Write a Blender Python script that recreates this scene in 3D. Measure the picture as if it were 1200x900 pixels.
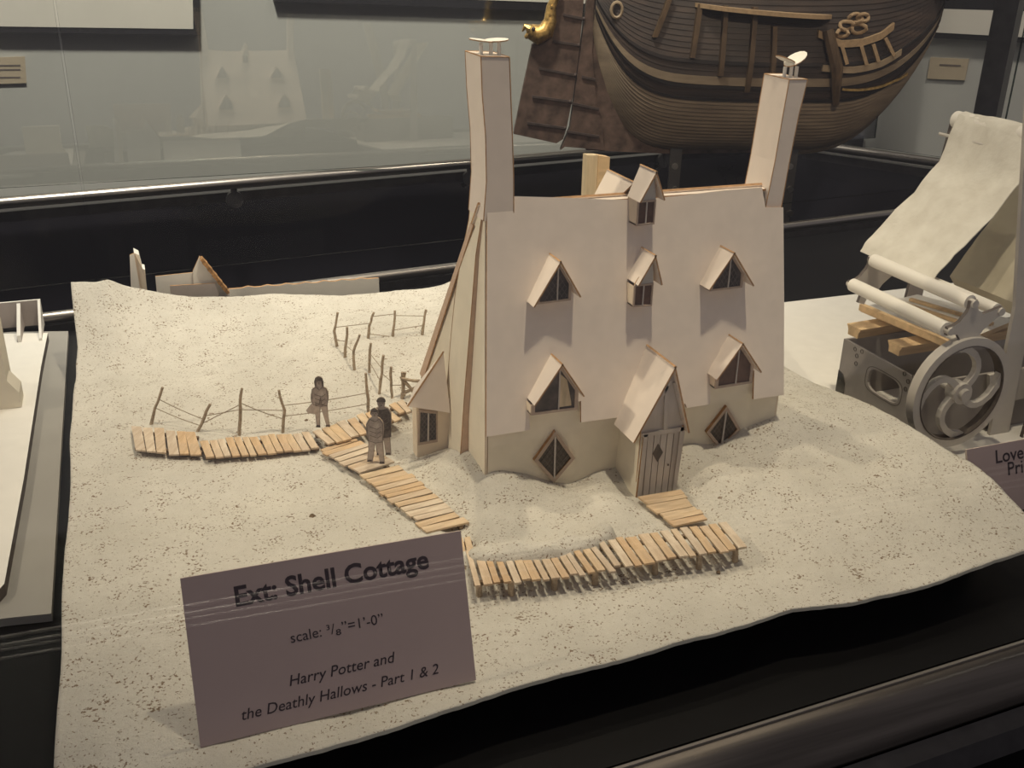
import bpy, bmesh, math, random
import numpy as np
from mathutils import Vector, Matrix, noise as mnoise
random.seed(7)
for o in list(bpy.data.objects): bpy.data.objects.remove(o)
S = bpy.context.scene
COL = S.collection
# ------------------------------------------------------------------ camera
FPX, YAW, CAMH = 1200.0, math.radians(20.7), 0.40
_d = np.array([545.-600, 3182.-450, FPX]); _d /= np.linalg.norm(_d)
_f = np.array([0, 0, 1.]); _f = _f - _d*(_f @ _d); _f /= np.linalg.norm(_f)
_r = np.cross(_d, _f)
if _r[0] < 0: _r = -_r
CM = np.array([math.cos(YAW)*_r + math.sin(YAW)*_f, -math.sin(YAW)*_r + math.cos(YAW)*_f, -_d])
CP = np.array([0, 0, CAMH])
cam = bpy.data.cameras.new('camera'); cam.sensor_width = 36; cam.lens = 36.0*FPX/1200; cam.clip_start = 0.02; cam.clip_end = 50
camo = bpy.data.objects.new('camera', cam); COL.objects.link(camo)
_R = np.column_stack([CM @ [1, 0, 0], CM @ [0, -1, 0], CM @ [0, 0, -1]])
camo.matrix_world = Matrix.Translation(Vector(CP)) @ Matrix(_R.tolist()).to_4x4()
S.camera = camo
# ------------------------------------------------------------------ world, lamps, exposure
W = bpy.data.worlds.new('World'); S.world = W; W.use_nodes = True
W.node_tree.nodes['Background'].inputs[0].default_value = (1.0, 0.93, 0.95, 1)
W.node_tree.nodes['Background'].inputs[1].default_value = 0.19
S.view_settings.view_transform = 'Standard'; S.view_settings.look = 'None'
S.view_settings.exposure = 0.0; S.view_settings.gamma = 1.0; S.view_settings.use_curve_mapping = False
def spot(name, loc, tgt, power, col, size=55, blend=.5, radius=.02):
    l = bpy.data.lights.new(name, 'SPOT'); l.energy = power; l.color = col
    l.spot_size = math.radians(size); l.spot_blend = blend; l.shadow_soft_size = radius
    o = bpy.data.objects.new(name, l); COL.objects.link(o); o.location = loc
    o.rotation_euler = (Vector(tgt)-Vector(loc)).to_track_quat('-Z', 'Y').to_euler()
WARM = (1.0, 0.87, 0.63)
spot('case_spotlight', (.44, .52, 1.45), (.38, .92, 0), 39, WARM, 60, 1.0, .028)
spot('case_spotlight', (.34, 1.12, 1.45), (.26, .94, 0), 21, WARM, 56, 1.0, .012)
spot('case_spotlight', (-.72, .86, .88), (.22, .86, .08), 22, WARM, 50, 1.0, .03)
spot('case_spotlight', (1.0, .95, 1.45), (.75, .75, 0), 8, WARM, 60, .7, .02)
spot('gallery_spotlight', (.1, 1.35, 1.9), (.1, 2.4, .25), 250, (1, .95, .80), 95, .9, .1)
spot('gallery_spotlight', (1.5, 1.1, 1.9), (1.8, 2.1, .25), 90, (1, .92, .75), 95, .9, .1)
spot('rod_fill_light', (.05, -.25, 1.7), (.12, .10, -.07), 220, (1, .9, .75), 22, .5, .03)  # added lamp, brightens the rods so their reflection shows in the front glass
spot('ship_fill_light', (.5, .1, 1.15), (1.12, 1.7, .12), 44, (1, .80, .56), 30, .8, .03)  # added fill from the front, in place of bounce on the lower hull
# ------------------------------------------------------------------ geometry helpers
def ray(u, v): return CM @ np.array([(u-600)/FPX, (v-450)/FPX, 1.])
def onz(u, v, z): w = ray(u, v); return Vector(CP + w*((z-CP[2])/w[2]))
def ony(u, v, y): w = ray(u, v); return Vector(CP + w*((y-CP[1])/w[1]))
def onx(u, v, x): w = ray(u, v); return Vector(CP + w*((x-CP[0])/w[0]))
def onp(u, v, p, n):
    w = Vector(ray(u, v)); c = Vector(CP); return c + w*((Vector(p)-c).dot(n)/w.dot(n))
def rootloc(p):
    while p and p.parent: p = p.parent
    return p.location.copy() if p else Vector((0, 0, 0))
class MB:
    def __init__(s): s.v = []; s.f = []; s.m = []
    def add(s, vs, fs, mi=0):
        b = len(s.v); s.v += [Vector(p) for p in vs]
        for k, f in enumerate(fs):
            s.f.append([b+i for i in f]); s.m.append(mi[k] if isinstance(mi, list) else mi)
        return s
    def slab(s, poly, d, mside=1):                # planar polygon pushed along vector d; cut edges use slot mside
        n = len(poly); P = [Vector(p) for p in poly]; Q = [p+Vector(d) for p in P]
        nf = Vector((0, 0, 0))
        for i in range(n): nf += P[i].cross(P[(i+1) % n])
        fl = nf.dot(Vector(d)) > 0
        fs = [list(range(n)), list(range(2*n-1, n-1, -1))]
        for i in range(n): j = (i+1) % n; fs.append([i, i+n, j+n, j])
        if fl: fs = [f[::-1] for f in fs]
        return s.add(P+Q, fs, [0, 0]+[mside]*n)
    def box(s, c, d, ax=None, mi=0):
        c = Vector(c); X, Y, Z = ax if ax else (Vector((1, 0, 0)), Vector((0, 1, 0)), Vector((0, 0, 1)))
        vs = [c+X*(sx*d[0]/2)+Y*(sy*d[1]/2)+Z*(sz*d[2]/2) for sz in (-1, 1) for sy in (-1, 1) for sx in (-1, 1)]
        return s.add(vs, [[0, 2, 3, 1], [4, 5, 7, 6], [0, 1, 5, 4], [1, 3, 7, 5], [3, 2, 6, 7], [2, 0, 4, 6]], mi)
    def bar(s, a, b, w, h=None, up=(0, 0, 1), mi=0):
        a = Vector(a); b = Vector(b); h = h or w; X = (b-a); L = X.length; X.normalize()
        Y = Vector(up).cross(X)
        if Y.length < 1e-4: Y = Vector((0, 1, 0)).cross(X)
        Y.normalize(); Z = X.cross(Y)
        return s.box((a+b)/2, (L, w, h), (X, Y, Z), mi)
    def tube(s, pts, rad, n=8, mi=0, cap=True):
        P = [Vector(p) for p in pts]; m = len(P); R = rad if isinstance(rad, (list, tuple)) else [rad]*m
        b = len(s.v); pn = None; vs = []
        for i, p in enumerate(P):
            t = (P[min(i+1, m-1)]-P[max(i-1, 0)]).normalized()
            if pn is None: pn = t.orthogonal().normalized()
            pn = (pn-t*pn.dot(t)).normalized(); q = t.cross(pn)
            for k in range(n):
                a = 2*math.pi*k/n; vs.append(p+(pn*math.cos(a)+q*math.sin(a))*R[i])
        fs = []
        for i in range(m-1):
            for k in range(n):
                l = (k+1) % n; fs.append([i*n+k, i*n+l, (i+1)*n+l, (i+1)*n+k])
        if cap: fs += [list(range(n-1, -1, -1)), [(m-1)*n+k for k in range(n)]]
        return s.add(vs, fs, mi)
    def disc(s, c, nrm, r, t, n=12, mi=0):
        c = Vector(c); nn = Vector(nrm).normalized(); return s.tube([c-nn*t/2, c+nn*t/2], r, n, mi)
    def ball(s, c, r, n=8, mi=0):
        c = Vector(c); r = Vector(r) if not isinstance(r, (int, float)) else Vector((r, r, r)); vs = []; fs = []; m = n//2+1
        for i in range(m+1):
            th = math.pi*i/m
            for k in range(n):
                a = 2*math.pi*k/n
                vs.append(c+Vector((r.x*math.sin(th)*math.cos(a), r.y*math.sin(th)*math.sin(a), r.z*math.cos(th))))
        for i in range(m):
            for k in range(n):
                l = (k+1) % n; fs.append([i*n+k, (i+1)*n+k, (i+1)*n+l, i*n+l])
        return s.add(vs, fs, mi)
    def loft(s, rings, closed=True, caps=True, mi=0):
        n = len(rings[0]); vs = [p for r in rings for p in r]; fs = []
        for i in range(len(rings)-1):
            for k in range(n if closed else n-1):
                l = (k+1) % n; fs.append([i*n+k, i*n+l, (i+1)*n+l, (i+1)*n+k])
        if caps: fs += [list(range(n-1, -1, -1)), [(len(rings)-1)*n+k for k in range(n)]]
        return s.add(vs, fs, mi)
    def build(s, name, mats, parent=None, smooth=False, loc=None):
        if not isinstance(mats, (list, tuple)): mats = [mats]
        o0 = rootloc(parent)
        if parent is None and loc is None and s.v:
            xs = [p.x for p in s.v]; ys = [p.y for p in s.v]; zs = [p.z for p in s.v]
            o0 = Vector(((min(xs)+max(xs))/2, (min(ys)+max(ys))/2, min(zs)))
        me = bpy.data.meshes.new(name)
        me.from_pydata([p-o0 for p in s.v], [], s.f); me.update()
        for m in mats: me.materials.append(M[m])
        mx = len(mats)-1
        me.polygons.foreach_set('material_index', [min(i, mx) for i in s.m])
        bm = bmesh.new(); bm.from_mesh(me); bmesh.ops.recalc_face_normals(bm, faces=bm.faces); bm.to_mesh(me); bm.free()
        if smooth:
            me.polygons.foreach_set('use_smooth', [True]*len(me.polygons)); me.set_sharp_from_angle(angle=math.radians(40))
        o = bpy.data.objects.new(name, me); COL.objects.link(o)
        if parent: o.parent = parent
        else: o.location = o0
        return o
def tag(o, label, cat=None, group=None, kind=None):
    if label: o['label'] = label
    if cat: o['category'] = cat
    if group: o['group'] = group
    if kind: o['kind'] = kind
    return o
def thing(name, loc, label, cat, group=None):
    o = bpy.data.objects.new(name, None); COL.objects.link(o); o.location = loc; o.empty_display_size = .01
    return tag(o, label, cat, group)
def struct(o, label=None): o['kind'] = 'structure'; return tag(o, label) if label else o
# ------------------------------------------------------------------ materials
M = {}
class NT:
    def __init__(s, name):
        m = bpy.data.materials.new(name); m.use_nodes = True; s.m = m; s.t = m.node_tree; s.t.nodes.clear(); M[name] = m
        s.out = s.n('ShaderNodeOutputMaterial'); s.b = s.n('ShaderNodeBsdfPrincipled'); s.l(s.b.outputs[0], s.out.inputs[0])
        s.co = s.n('ShaderNodeTexCoord').outputs['Object']
    def n(s, t, **k):
        x = s.t.nodes.new(t)
        for a, b in k.items(): setattr(x, a, b)
        return x
    def l(s, a, b): s.t.links.new(a, b)
    def noise(s, sc, det=3, rough=.6, vec=None, stretch=None):
        v = vec or s.co
        if stretch:
            mp = s.n('ShaderNodeMapping'); mp.inputs['Scale'].default_value = stretch; s.l(v, mp.inputs[0]); v = mp.outputs[0]
        x = s.n('ShaderNodeTexNoise'); x.inputs['Scale'].default_value = sc; x.inputs['Detail'].default_value = det
        x.inputs['Roughness'].default_value = rough; s.l(v, x.inputs['Vector']); return x.outputs['Fac']
    def ramp(s, f, *st):
        r = s.n('ShaderNodeValToRGB'); e = r.color_ramp.elements
        while len(e) < len(st): e.new(.5)
        for k, (p, c) in enumerate(st): e[k].position = p; e[k].color = (*c, 1) if len(c) == 3 else c
        s.l(f, r.inputs[0]); return r.outputs[0]
    def mix(s, f, a, b, mode='MIX'):
        x = s.n('ShaderNodeMix', data_type='RGBA', blend_type=mode)
        for v, i in ((f, 0), (a, 6), (b, 7)):
            if isinstance(v, (int, float)): x.inputs[i].default_value = v
            elif isinstance(v, tuple): x.inputs[i].default_value = (*v, 1)
            else: s.l(v, x.inputs[i])
        return x.outputs[2]
    def math(s, op, a, b):
        x = s.n('ShaderNodeMath', operation=op)
        for v, i in ((a, 0), (b, 1)):
            if isinstance(v, (int, float)): x.inputs[i].default_value = v
            else: s.l(v, x.inputs[i])
        return x.outputs[0]
    def fin(s, col, rough=.8, metal=0, bump=None, bs=.2, bd=.0005, spec=.3):
        if isinstance(col, tuple): s.b.inputs['Base Color'].default_value = (*col, 1)
        else: s.l(col, s.b.inputs['Base Color'])
        s.b.inputs['Roughness'].default_value = rough; s.b.inputs['Metallic'].default_value = metal
        s.b.inputs['Specular IOR Level'].default_value = spec
        if bump is not None:
            x = s.n('ShaderNodeBump'); x.inputs['Strength'].default_value = bs; x.inputs['Distance'].default_value = bd
            s.l(bump, x.inputs['Height']); s.l(x.outputs[0], s.b.inputs['Normal'])
def simple(name, col, rough=.8, metal=0, var=.12, sc=60, spec=.3, stretch=None, bump=.15, bd=.0004):
    t = NT(name); f = t.noise(sc, 4, .6, stretch=stretch)
    lo = tuple(c*(1-var) for c in col); hi = tuple(min(1, c*(1+var)) for c in col)
    t.fin(t.ramp(f, (.3, lo), (.7, hi)), rough, metal, f if bump else None, bump, bd, spec)
    return t
def randwood(name, cols, rough=.75, sc=220):
    t = NT(name); oi = t.n('ShaderNodeObjectInfo').outputs['Random']
    base = t.ramp(oi, *[(i/(len(cols)-1), c) for i, c in enumerate(cols)])
    g = t.noise(sc, 4, .65, stretch=(1, .12, 1)); st = t.noise(45, 3, .6)
    c = t.mix(t.ramp(g, (.35, (0, 0, 0)), (.7, (.5, .5, .5))), base, (.30, .17, .08), 'MIX')
    c = t.mix(t.ramp(st, (.5, (0, 0, 0)), (.75, (.45, .45, .45))), c, (.58, .47, .36), 'MIX')
    t.fin(c, rough, 0, g, .25, .0004)
simple('card', (.80, .708, .63), .85, var=.035, sc=90, bump=.05)
simple('card_warm', (.80, .69, .55), .85, var=.05, sc=70, bump=.05)
simple('card_wall', (.80, .73, .60), .85, var=.05, sc=55, bump=.05)
simple('card_white', (.86, .83, .77), .8, var=.03, sc=60, bump=.04)
simple('card_raw', (.60, .44, .33), .9, var=.08, sc=120)  # raw board brown, with some warm bounce light put into the colour
simple('card_edge', (.42, .25, .13), .9, var=.3, sc=160)
simple('card_print', (.50, .44, .41), .85, var=.06, sc=80)
simple('door_card', (.50, .45, .41), .85, var=.08, sc=160, stretch=(1, 1, .15))
simple('door_line', (.16, .13, .11), .9)
simple('frame_card', (.46, .36, .29), .85, var=.1, sc=150)
simple('muntin_card', (.55, .50, .46), .8, var=.05)
simple('window_dark', (.07, .055, .05), .35, var=.5, sc=120, spec=.5)
simple('window_brown', (.13, .075, .055), .5, var=.3, sc=90)
simple('window_straw', (.62, .50, .34), .8, var=.35, sc=70, stretch=(1, 1, .3))
simple('window_pale', (.52, .50, .47), .8, var=.05)
simple('lattice_card', (.20, .175, .155), .8)
simple('stick_wood', (.40, .32, .235), .9, var=.3, sc=300, bump=.4, bd=.0006)
simple('twine', (.34, .28, .21), .9)
simple('figure_card', (.40, .345, .31), .9, var=.25, sc=260)
simple('figure_dark', (.13, .11, .10), .9, var=.4, sc=300)
simple('figure_pale', (.50, .43, .38), .9, var=.15, sc=260)
simple('figure_line', (.17, .14, .125), .9)
randwood('plank_wood', [(.70, .50, .31), (.76, .61, .43), (.66, .46, .28), (.78, .67, .53), (.66, .56, .45), (.74, .54, .33)])
simple('plank_under', (.22, .16, .11), .9, var=.3)
simple('sign_face', (.38, .30, .305), .55, var=.02, sc=30, bump=.0)
simple('sign_ink', (.045, .034, .045), .7, var=.0, bump=0)
simple('sign_edge', (.60, .50, .44), .7)
simple('table_black', (.004, .0038, .0045), .5, var=.2, sc=20, spec=.15, bump=0)
simple('rail_steel', (.36, .33, .30), .3, 1, var=.06, sc=40, stretch=(.03, 1, 1), bump=0)
simple('rail_brushed', (.13, .115, .105), .38, 1, var=.35, sc=30, stretch=(.02, 3, 3), bump=0)
simple('rod_white', (.9, .87, .8), .3, var=.02, spec=.5)
simple('rail_dark', (.055, .052, .055), .35, .7, var=.2, sc=40, bump=0)
simple('wall_paint', (.47, .465, .445), .9, var=.03, sc=4, bump=0)
simple('wall_shade', (.30, .30, .30), .9, var=.03, sc=4, bump=0)
simple('panel_black', (.016, .015, .020), .22, var=.1, sc=8, spec=.5, bump=0)
simple('frame_black', (.02, .019, .022), .5, var=.1)
simple('mount_white', (.70, .66, .60), .85, var=.02, sc=10)
simple('card_label', (.46, .38, .28), .8, var=.04)
simple('floor_dark', (.02, .018, .02), .8, var=.3, sc=20)
simple('board_grey', (.34, .325, .30), .85, var=.06, sc=12)
simple('balsa', (.66, .47, .27), .8, var=.15, sc=160, stretch=(.12, 1, 1))
simple('balsa_post', (.62, .50, .33), .8, var=.15, sc=160, stretch=(1, 1, .12))
simple('press_card', (.58, .54, .49), .8, var=.05, sc=60)
simple('press_grey', (.33, .30, .28), .75, var=.06, sc=60)
simple('press_line', (.12, .10, .09), .8)
simple('press_roller', (.84, .80, .73), .6, var=.02)
simple('hinge_iron', (.055, .040, .035), .6, .3, var=.3)
simple('gilt', (.42, .27, .09), .38, .75, var=.5, sc=160, bump=.4)
simple('ship_rail', (.27, .185, .105), .7, var=.2, sc=120)
simple('ship_dark', (.030, .024, .022), .6, var=.4, sc=80)
simple('ship_plate', (.085, .055, .042), .55, .2, var=.5, sc=45, bump=.3, bd=.001)
simple('steel_bracket', (.12, .115, .11), .4, .8, var=.1)
simple('bolt_steel', (.45, .43, .40), .3, 1)
simple('tile_brown', (.40, .22, .09), .85, var=.4, sc=180)
def hullmat(name, lo, hi, sc, stretch):
    t = NT(name); f = t.noise(sc, 5, .65, stretch=stretch); g = t.noise(14, 3, .5)
    c = t.mix(g, t.ramp(f, (.32, lo), (.7, hi)), tuple(x*.55 for x in lo), 'MIX')
    t.fin(c, .55, 0, f, .3, .0006, .35)
hullmat('hull_upper', (.022, .016, .014), (.070, .045, .032), 70, (.12, .12, 1))
hullmat('hull_lower', (.20, .15, .10), (.36, .28, .19), 80, (.12, .12, 1))
hullmat('hull_wale', (.012, .010, .010), (.045, .034, .030), 70, (.15, .15, 1))
hullmat('hull_tan', (.24, .175, .11), (.40, .31, .20), 90, (.12, .12, 1))
hullmat('ship_skid', (.055, .034, .019), (.16, .10, .05), 90, (1, 1, .15))
# crumpled paper of the press
t = NT('press_paper'); f = t.noise(38, 5, .6); t.fin(t.ramp(f, (.3, (.66, .62, .54)), (.7, (.80, .77, .69))), .85, 0, f, .5, .004)
t = NT('press_sheet'); f = t.noise(30, 4, .6); t.fin(t.ramp(f, (.3, (.52, .47, .36)), (.7, (.62, .57, .45))), .85, 0, f, .25, .002)
# sand
t = NT('sand')
a = t.noise(520, 3, .55); b = t.noise(60, 3, .6); a2 = t.noise(210, 3, .6); b2 = t.noise(26, 3, .6)
base = t.ramp(t.noise(14, 4, .6), (.3, (.66, .63, .565)), (.7, (.79, .755, .68)))
base = t.mix(t.ramp(t.noise(150, 5, .7), (.35, (.0, .0, .0)), (.75, (.35, .35, .35))), base, (.60, .55, .47))
thr = t.ramp(b, (.38, (.0, .0, .0)), (.72, (.14, .14, .14)))
sp = t.ramp(t.math('ADD', a, thr), (.665, (0, 0, 0)), (.715, (1, 1, 1)))
thr2 = t.ramp(b2, (.4, (.0, .0, .0)), (.8, (.11, .11, .11)))
sp2 = t.ramp(t.math('ADD', a2, thr2), (.695, (0, 0, 0)), (.75, (.85, .85, .85)))
c = t.mix(sp, base, (.27, .20, .14)); c = t.mix(sp2, c, (.30, .235, .17))
t.fin(c, .95, 0, t.noise(300, 6, .72), .9, .0022, .1)
simple('sand_edge', (.62, .60, .50), .9, var=.1)
def glass(name, r0, tint=(1, 1, 1), rough=0.0):     # thin pane: r0 mirrored at normal incidence, more at grazing (Schlick)
    m = bpy.data.materials.new(name); m.use_nodes = True; M[name] = m; nt = m.node_tree; nt.nodes.clear()
    o = nt.nodes.new('ShaderNodeOutputMaterial'); mx = nt.nodes.new('ShaderNodeMixShader'); lw = nt.nodes.new('ShaderNodeLayerWeight')
    tr = nt.nodes.new('ShaderNodeBsdfTransparent'); gl = nt.nodes.new('ShaderNodeBsdfGlossy'); lw.inputs[0].default_value = .5
    p5 = nt.nodes.new('ShaderNodeMath'); p5.operation = 'POWER'; p5.inputs[1].default_value = 5
    ma = nt.nodes.new('ShaderNodeMath'); ma.operation = 'MULTIPLY_ADD'; ma.inputs[1].default_value = min(1-r0, r0*22); ma.inputs[2].default_value = r0
    tr.inputs[0].default_value = (*tint, 1); gl.inputs['Roughness'].default_value = rough
    nt.links.new(lw.outputs['Facing'], p5.inputs[0]); nt.links.new(p5.outputs[0], ma.inputs[0])
    nt.links.new(ma.outputs[0], mx.inputs[0]); nt.links.new(tr.outputs[0], mx.inputs[1]); nt.links.new(gl.outputs[0], mx.inputs[2]); nt.links.new(mx.outputs[0], o.inputs[0])
glass('glass', .085, (.98, .985, .98)); glass('glass_low', .003); glass('glass_edge', .01, (.10, .13, .12)); glass('glass_front', .035)
# ------------------------------------------------------------------ setting: floor, table, rails, panes, walls
G = -.02; TZ = -.06
struct(MB().box((.8, 1.5, -.93), (7, 6, .06)).build('floor', 'floor_dark'))
def along(a, b, y0, name, z0, z1, th, mat, **k):
    pass
railA, railB = onz(70, 371, TZ+.016), onz(1105, 243, TZ+.016)      # rail at the back of the case
rd = (railB-railA).normalized(); rA = railA-rd*1.0; rB = railB+rd*.12
rn = Vector((-rd.y, rd.x, 0))
fA, fB = onz(700, 900, TZ+.003), onz(1200, 745, TZ+.003); fd = (fB-fA).normalized(); fn = Vector((-fd.y, fd.x, 0))
f0, f1 = fA-fd*1.2, fA+fd*1.15
c0_, c1_ = f0+fn*.001, f1+fn*.001
tt = MB().slab([(c0_.x, c0_.y, TZ), (c1_.x, c1_.y, TZ), (rB.x, rB.y-.015, TZ), (rA.x, rA.y-.015, TZ)], (0, 0, -.04), 0)
table = tag(tt.build('display_table', 'table_black'), 'matt black display table carrying the models, running under the pale sand', 'table')
p = MB().slab([(c0_.x, c0_.y+.08, TZ-.041), (c1_.x, c1_.y+.08, TZ-.041), (rB.x, rB.y-.1, TZ-.041), (rA.x, rA.y-.1, TZ-.041)], (0, 0, -.83), 0)
tag(p.build('table_plinth', 'table_black'), 'black plinth under the display table, hidden in shade', 'plinth')
# front glass channel and rail
fr = thing('front_rail', (fA.x, fA.y, TZ), 'brushed steel rail with dark channel along the front edge of the glass case', 'rail')
ring = []
prof = [(.0, -.006), (-.004, -.001), (-.012, .0), (-.02, -.004), (-.027, -.012), (-.031, -.024), (-.032, -.06), (0, -.06)]
MB().loft([[q+fn*a+Vector((0, 0, TZ+.005+b)) - Vector((0, 0, q.z)) for a, b in prof] for q in (f0, f1)]).build('rail_body', 'rail_brushed', fr, True)
MB().loft([[q+fn*a+Vector((0, 0, TZ+.005+b)) - Vector((0, 0, q.z)) for a, b in [(-.006, -.0005), (-.0065, .0015), (-.0085, .0015), (-.009, -.0005)]] for q in (f0, f1)]).build('rail_bead', 'rail_steel', fr, False)
MB().loft([[q+fn*a+Vector((0, 0, TZ+.005+b)) - Vector((0, 0, q.z)) for a, b in [(-.033, -.03), (-.045, -.034), (-.05, -.05), (-.033, -.06)]] for q in (f0, f1)]).build('rail_skirt', 'rail_dark', fr, False)
gp = [f0-fn*.016, f1-fn*.016]
struct(MB().slab([(gp[0].x, gp[0].y, TZ+.004), (gp[1].x, gp[1].y, TZ+.004), (gp[1].x, gp[1].y, .95), (gp[0].x, gp[0].y, .95)], fn*.005, 0).build('window_1', 'glass_front'), 'clear front pane of the case above the steel rail')
gpn = (gp[0], fn)
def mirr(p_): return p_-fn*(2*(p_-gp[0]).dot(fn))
bar = None  # added rods out of view, only there to mirror as streaks in the pane
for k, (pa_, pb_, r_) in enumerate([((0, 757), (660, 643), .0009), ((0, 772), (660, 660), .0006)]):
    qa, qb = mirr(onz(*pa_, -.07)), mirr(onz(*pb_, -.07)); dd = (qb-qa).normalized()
    if bar is None: bar = thing('streak_rods', (qa.x, qa.y, -.08), 'pair of thin white rods added before the case to mirror as streaks in its glass', 'rail')
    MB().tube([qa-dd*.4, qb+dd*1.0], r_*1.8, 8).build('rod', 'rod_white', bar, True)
# back rail and low-reflection back panes with a joint
br = thing('back_rail', (railA.x, railA.y, TZ), 'thin polished steel rail behind the sand model at table level', 'rail')
MB().tube([rA, rB], .0075, 14).build('rail_tube', 'rail_steel', br, True)
MB().bar(rA+Vector((0, 0, -.017)), rB+Vector((0, 0, -.017)), .012, .018).build('rail_channel', 'rail_dark', br)
# joint between two back panes sits on the ray through the photograph's joint line
def onback(u, v): return onp(u, v, railA+rn*.004, rn)
jx = onback(97, 230); jx2 = onback(100, 230)
def pane(a, b, n):
    return struct(MB().slab([(a.x, a.y, -.004), (b.x, b.y, -.004), (b.x, b.y, 1.2), (a.x, a.y, 1.2)], rn*.004, 1).build(n, ['glass_low', 'glass_edge']), None)
pane(rA, Vector((jx.x, jx.y, 0))-rd*.0, 'window_2'); pane(Vector((jx2.x, jx2.y, 0)), rB, 'window_3')
# opposite case: rail, lower black panel, glass, wall with pictures
q0, q1 = onz(0, 238, -.03), onz(640, 184, -.03); qd = (q1-q0).normalized(); qn = Vector((-qd.y, qd.x, 0))
a0 = q0-qd*.9; a1 = q0+qd*1.70
def opp(a0, a1, qd, qn, tag_l, w):
    r = thing('hand_rail', (a0+a1)/2+Vector((0, 0, -.05)), tag_l, 'rail')
    MB().tube([a0+Vector((0, 0, .0)), a1], .010, 12).build('rail_tube', 'rail_steel', r, True)
    MB().bar(a0+Vector((0, 0, -.027))+qn*.02, a1+Vector((0, 0, -.027))+qn*.02, .02, .018).build('rail_channel', 'rail_dark', r)
    L = (a1-a0).length; k = 0; d = w
    while d < L:
        c = a0+qd*d
        MB().tube([c+Vector((0, 0, -.008)), c+Vector((0, 0, -.035)), c+qn*.03+Vector((0, 0, -.05))], .006, 8).disc(c+Vector((0, 0, -.03)), qn, .016, .008).build('bracket', 'rail_dark', r, True)
        d += .48
    return r
hr = opp(a0, a1, qd, qn, 'long dark steel rail with brackets below the grey wall at left', .33)
def vwall(a, b, z0, z1, n, th, name, mat):
    return MB().slab([(a.x, a.y, z0), (b.x, b.y, z0), (b.x, b.y, z1), (a.x, a.y, z1)], n*th, 0).build(name, mat)
struct(vwall(a0+qn*.045, a1+qn*.045+qd*.3, -.9, -.055, qn, .03, 'trim_1', 'panel_black'), 'glossy black lower panel under the far rail')
# pane of the opposite case, leaning back very slightly
z0, z1 = -.018, 1.0
pcen = q0+qd*.35+qn*.02; pa = math.radians(-6.3); pdv = Matrix.Rotation(pa, 3, 'Z') @ qd; pnv = Matrix.Rotation(pa, 3, 'Z') @ qn
pb0, pb1 = pcen-pdv*1.2, pcen+pdv*1.5
LEAN = math.tan(math.radians(3.2))
struct(MB().slab([(pb0.x, pb0.y, z0), (pb1.x, pb1.y, z0), (pb1+pnv*LEAN*(z1-z0)).to_tuple()[:2]+(z1,), (pb0+pnv*LEAN*(z1-z0)).to_tuple()[:2]+(z1,)], pnv*.005, 1).build('window_4', ['glass', 'glass_edge']), 'glass pane of the case opposite, mirroring the model faintly')
w0, w1 = a0+qn*.42-qd*.8, a1+qn*.42+qd*.5
struct(vwall(w0, w1, -.9, 1.9, qn, .05, 'wall_back', 'wall_paint'))
def onw(u, v, o=.0): return onp(u, v, w0-qn*o, qn)
def picture(name, px, lab, inner):
    P = [onw(u, v, .0) for u, v in px]
    th = thing(name, P[0], lab, 'picture')
    MB().slab([p_-qn*.001 for p_ in P], -qn*.02, 0).build('picture_frame', 'frame_black', th)
    Q = [onw(u, v, .0)-qn*.0215 for u, v in inner]
    MB().slab(Q, -qn*.001, 0).build('picture_mount', 'mount_white', th)
    return th
picture('framed_picture', [(-60, -70), (230, -70), (232, 40), (-60, 36)], 'pale picture with a black frame, cut off by the top left corner', [(-60, -70), (222, -70), (224, 33), (-60, 29)])
picture('framed_picture', [(320, -60), (690, -60), (690, 14), (320, 1)], 'black framed picture whose lower edge shows behind the ship at top', [(334, -60), (690, -60), (690, 4), (334, -9)])
lb = thing('wall_label', onw(0, 96), 'small buff caption card on the grey wall under the left picture', 'label')
MB().slab([onw(-36, 68)-qn*.001, onw(29, 66)-qn*.001, onw(31, 97)-qn*.001, onw(-36, 99)-qn*.001], -qn*.004, 0).build('caption_card', 'card_label', lb)
m = MB()
for v in (76, 81, 90): m.slab([onw(-20, v, .0055), onw(24, v-.3, .0055), onw(24, v+1.4, .0055), onw(-20, v+1.7, .0055)], -qn*.0003, 0)
m.build('caption_print', 'figure_line', lb)
# right-hand angled run of the opposite cases
s0, s1 = onz(940, 168, -.03), onz(1116, 193, -.03); sd = (s1-s0).normalized(); sn = Vector((-sd.y, sd.x, 0))
if sn.dot(Vector((1, 1, 0))) < 0: sn = -sn
b0 = s0-sd*.0; b1 = s0+sd*1.1
opp(b0, b1, sd, sn, 'steel rail of the angled case behind the printing press', .36)
struct(vwall(b0+sn*.045-sd*.12, b1+sn*.045, -.9, -.055, sn, .03, 'trim_2', 'panel_black'), 'black lower panel of the angled case')
struct(MB().slab([(b0.x, b0.y, -.018), (b1.x, b1.y, -.018), (b1.x, b1.y, 1.0), (b0.x, b0.y, 1.0)], sn*.005, 1).build('window_5', ['glass_low', 'glass_edge']), 'glass pane of the angled case')
struct(vwall(b0+sn*.36-sd*.9, b1+sn*.36+sd*.6, -.9, 1.9, sn, .05, 'wall_right', 'wall_paint'))
wr = b0+sn*.36
def onr(u, v, o=0): return onp(u, v, wr-sn*o, sn)
th = thing('framed_picture', onr(1085, 64), 'pale picture in a black frame beside the bow of the ship', 'picture')
MB().slab([onr(1060, -70, .001), onr(1260, -70, .001), onr(1260, 52, .001), onr(1060, 42, .001)], -sn*.02, 0).build('picture_frame', 'frame_black', th)
MB().slab([onr(1060, 9, .0215), onr(1260, 15, .0215), onr(1260, 47, .0215), onr(1060, 36, .0215)], -sn*.001, 0).build('picture_mount', 'mount_white', th)
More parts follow.
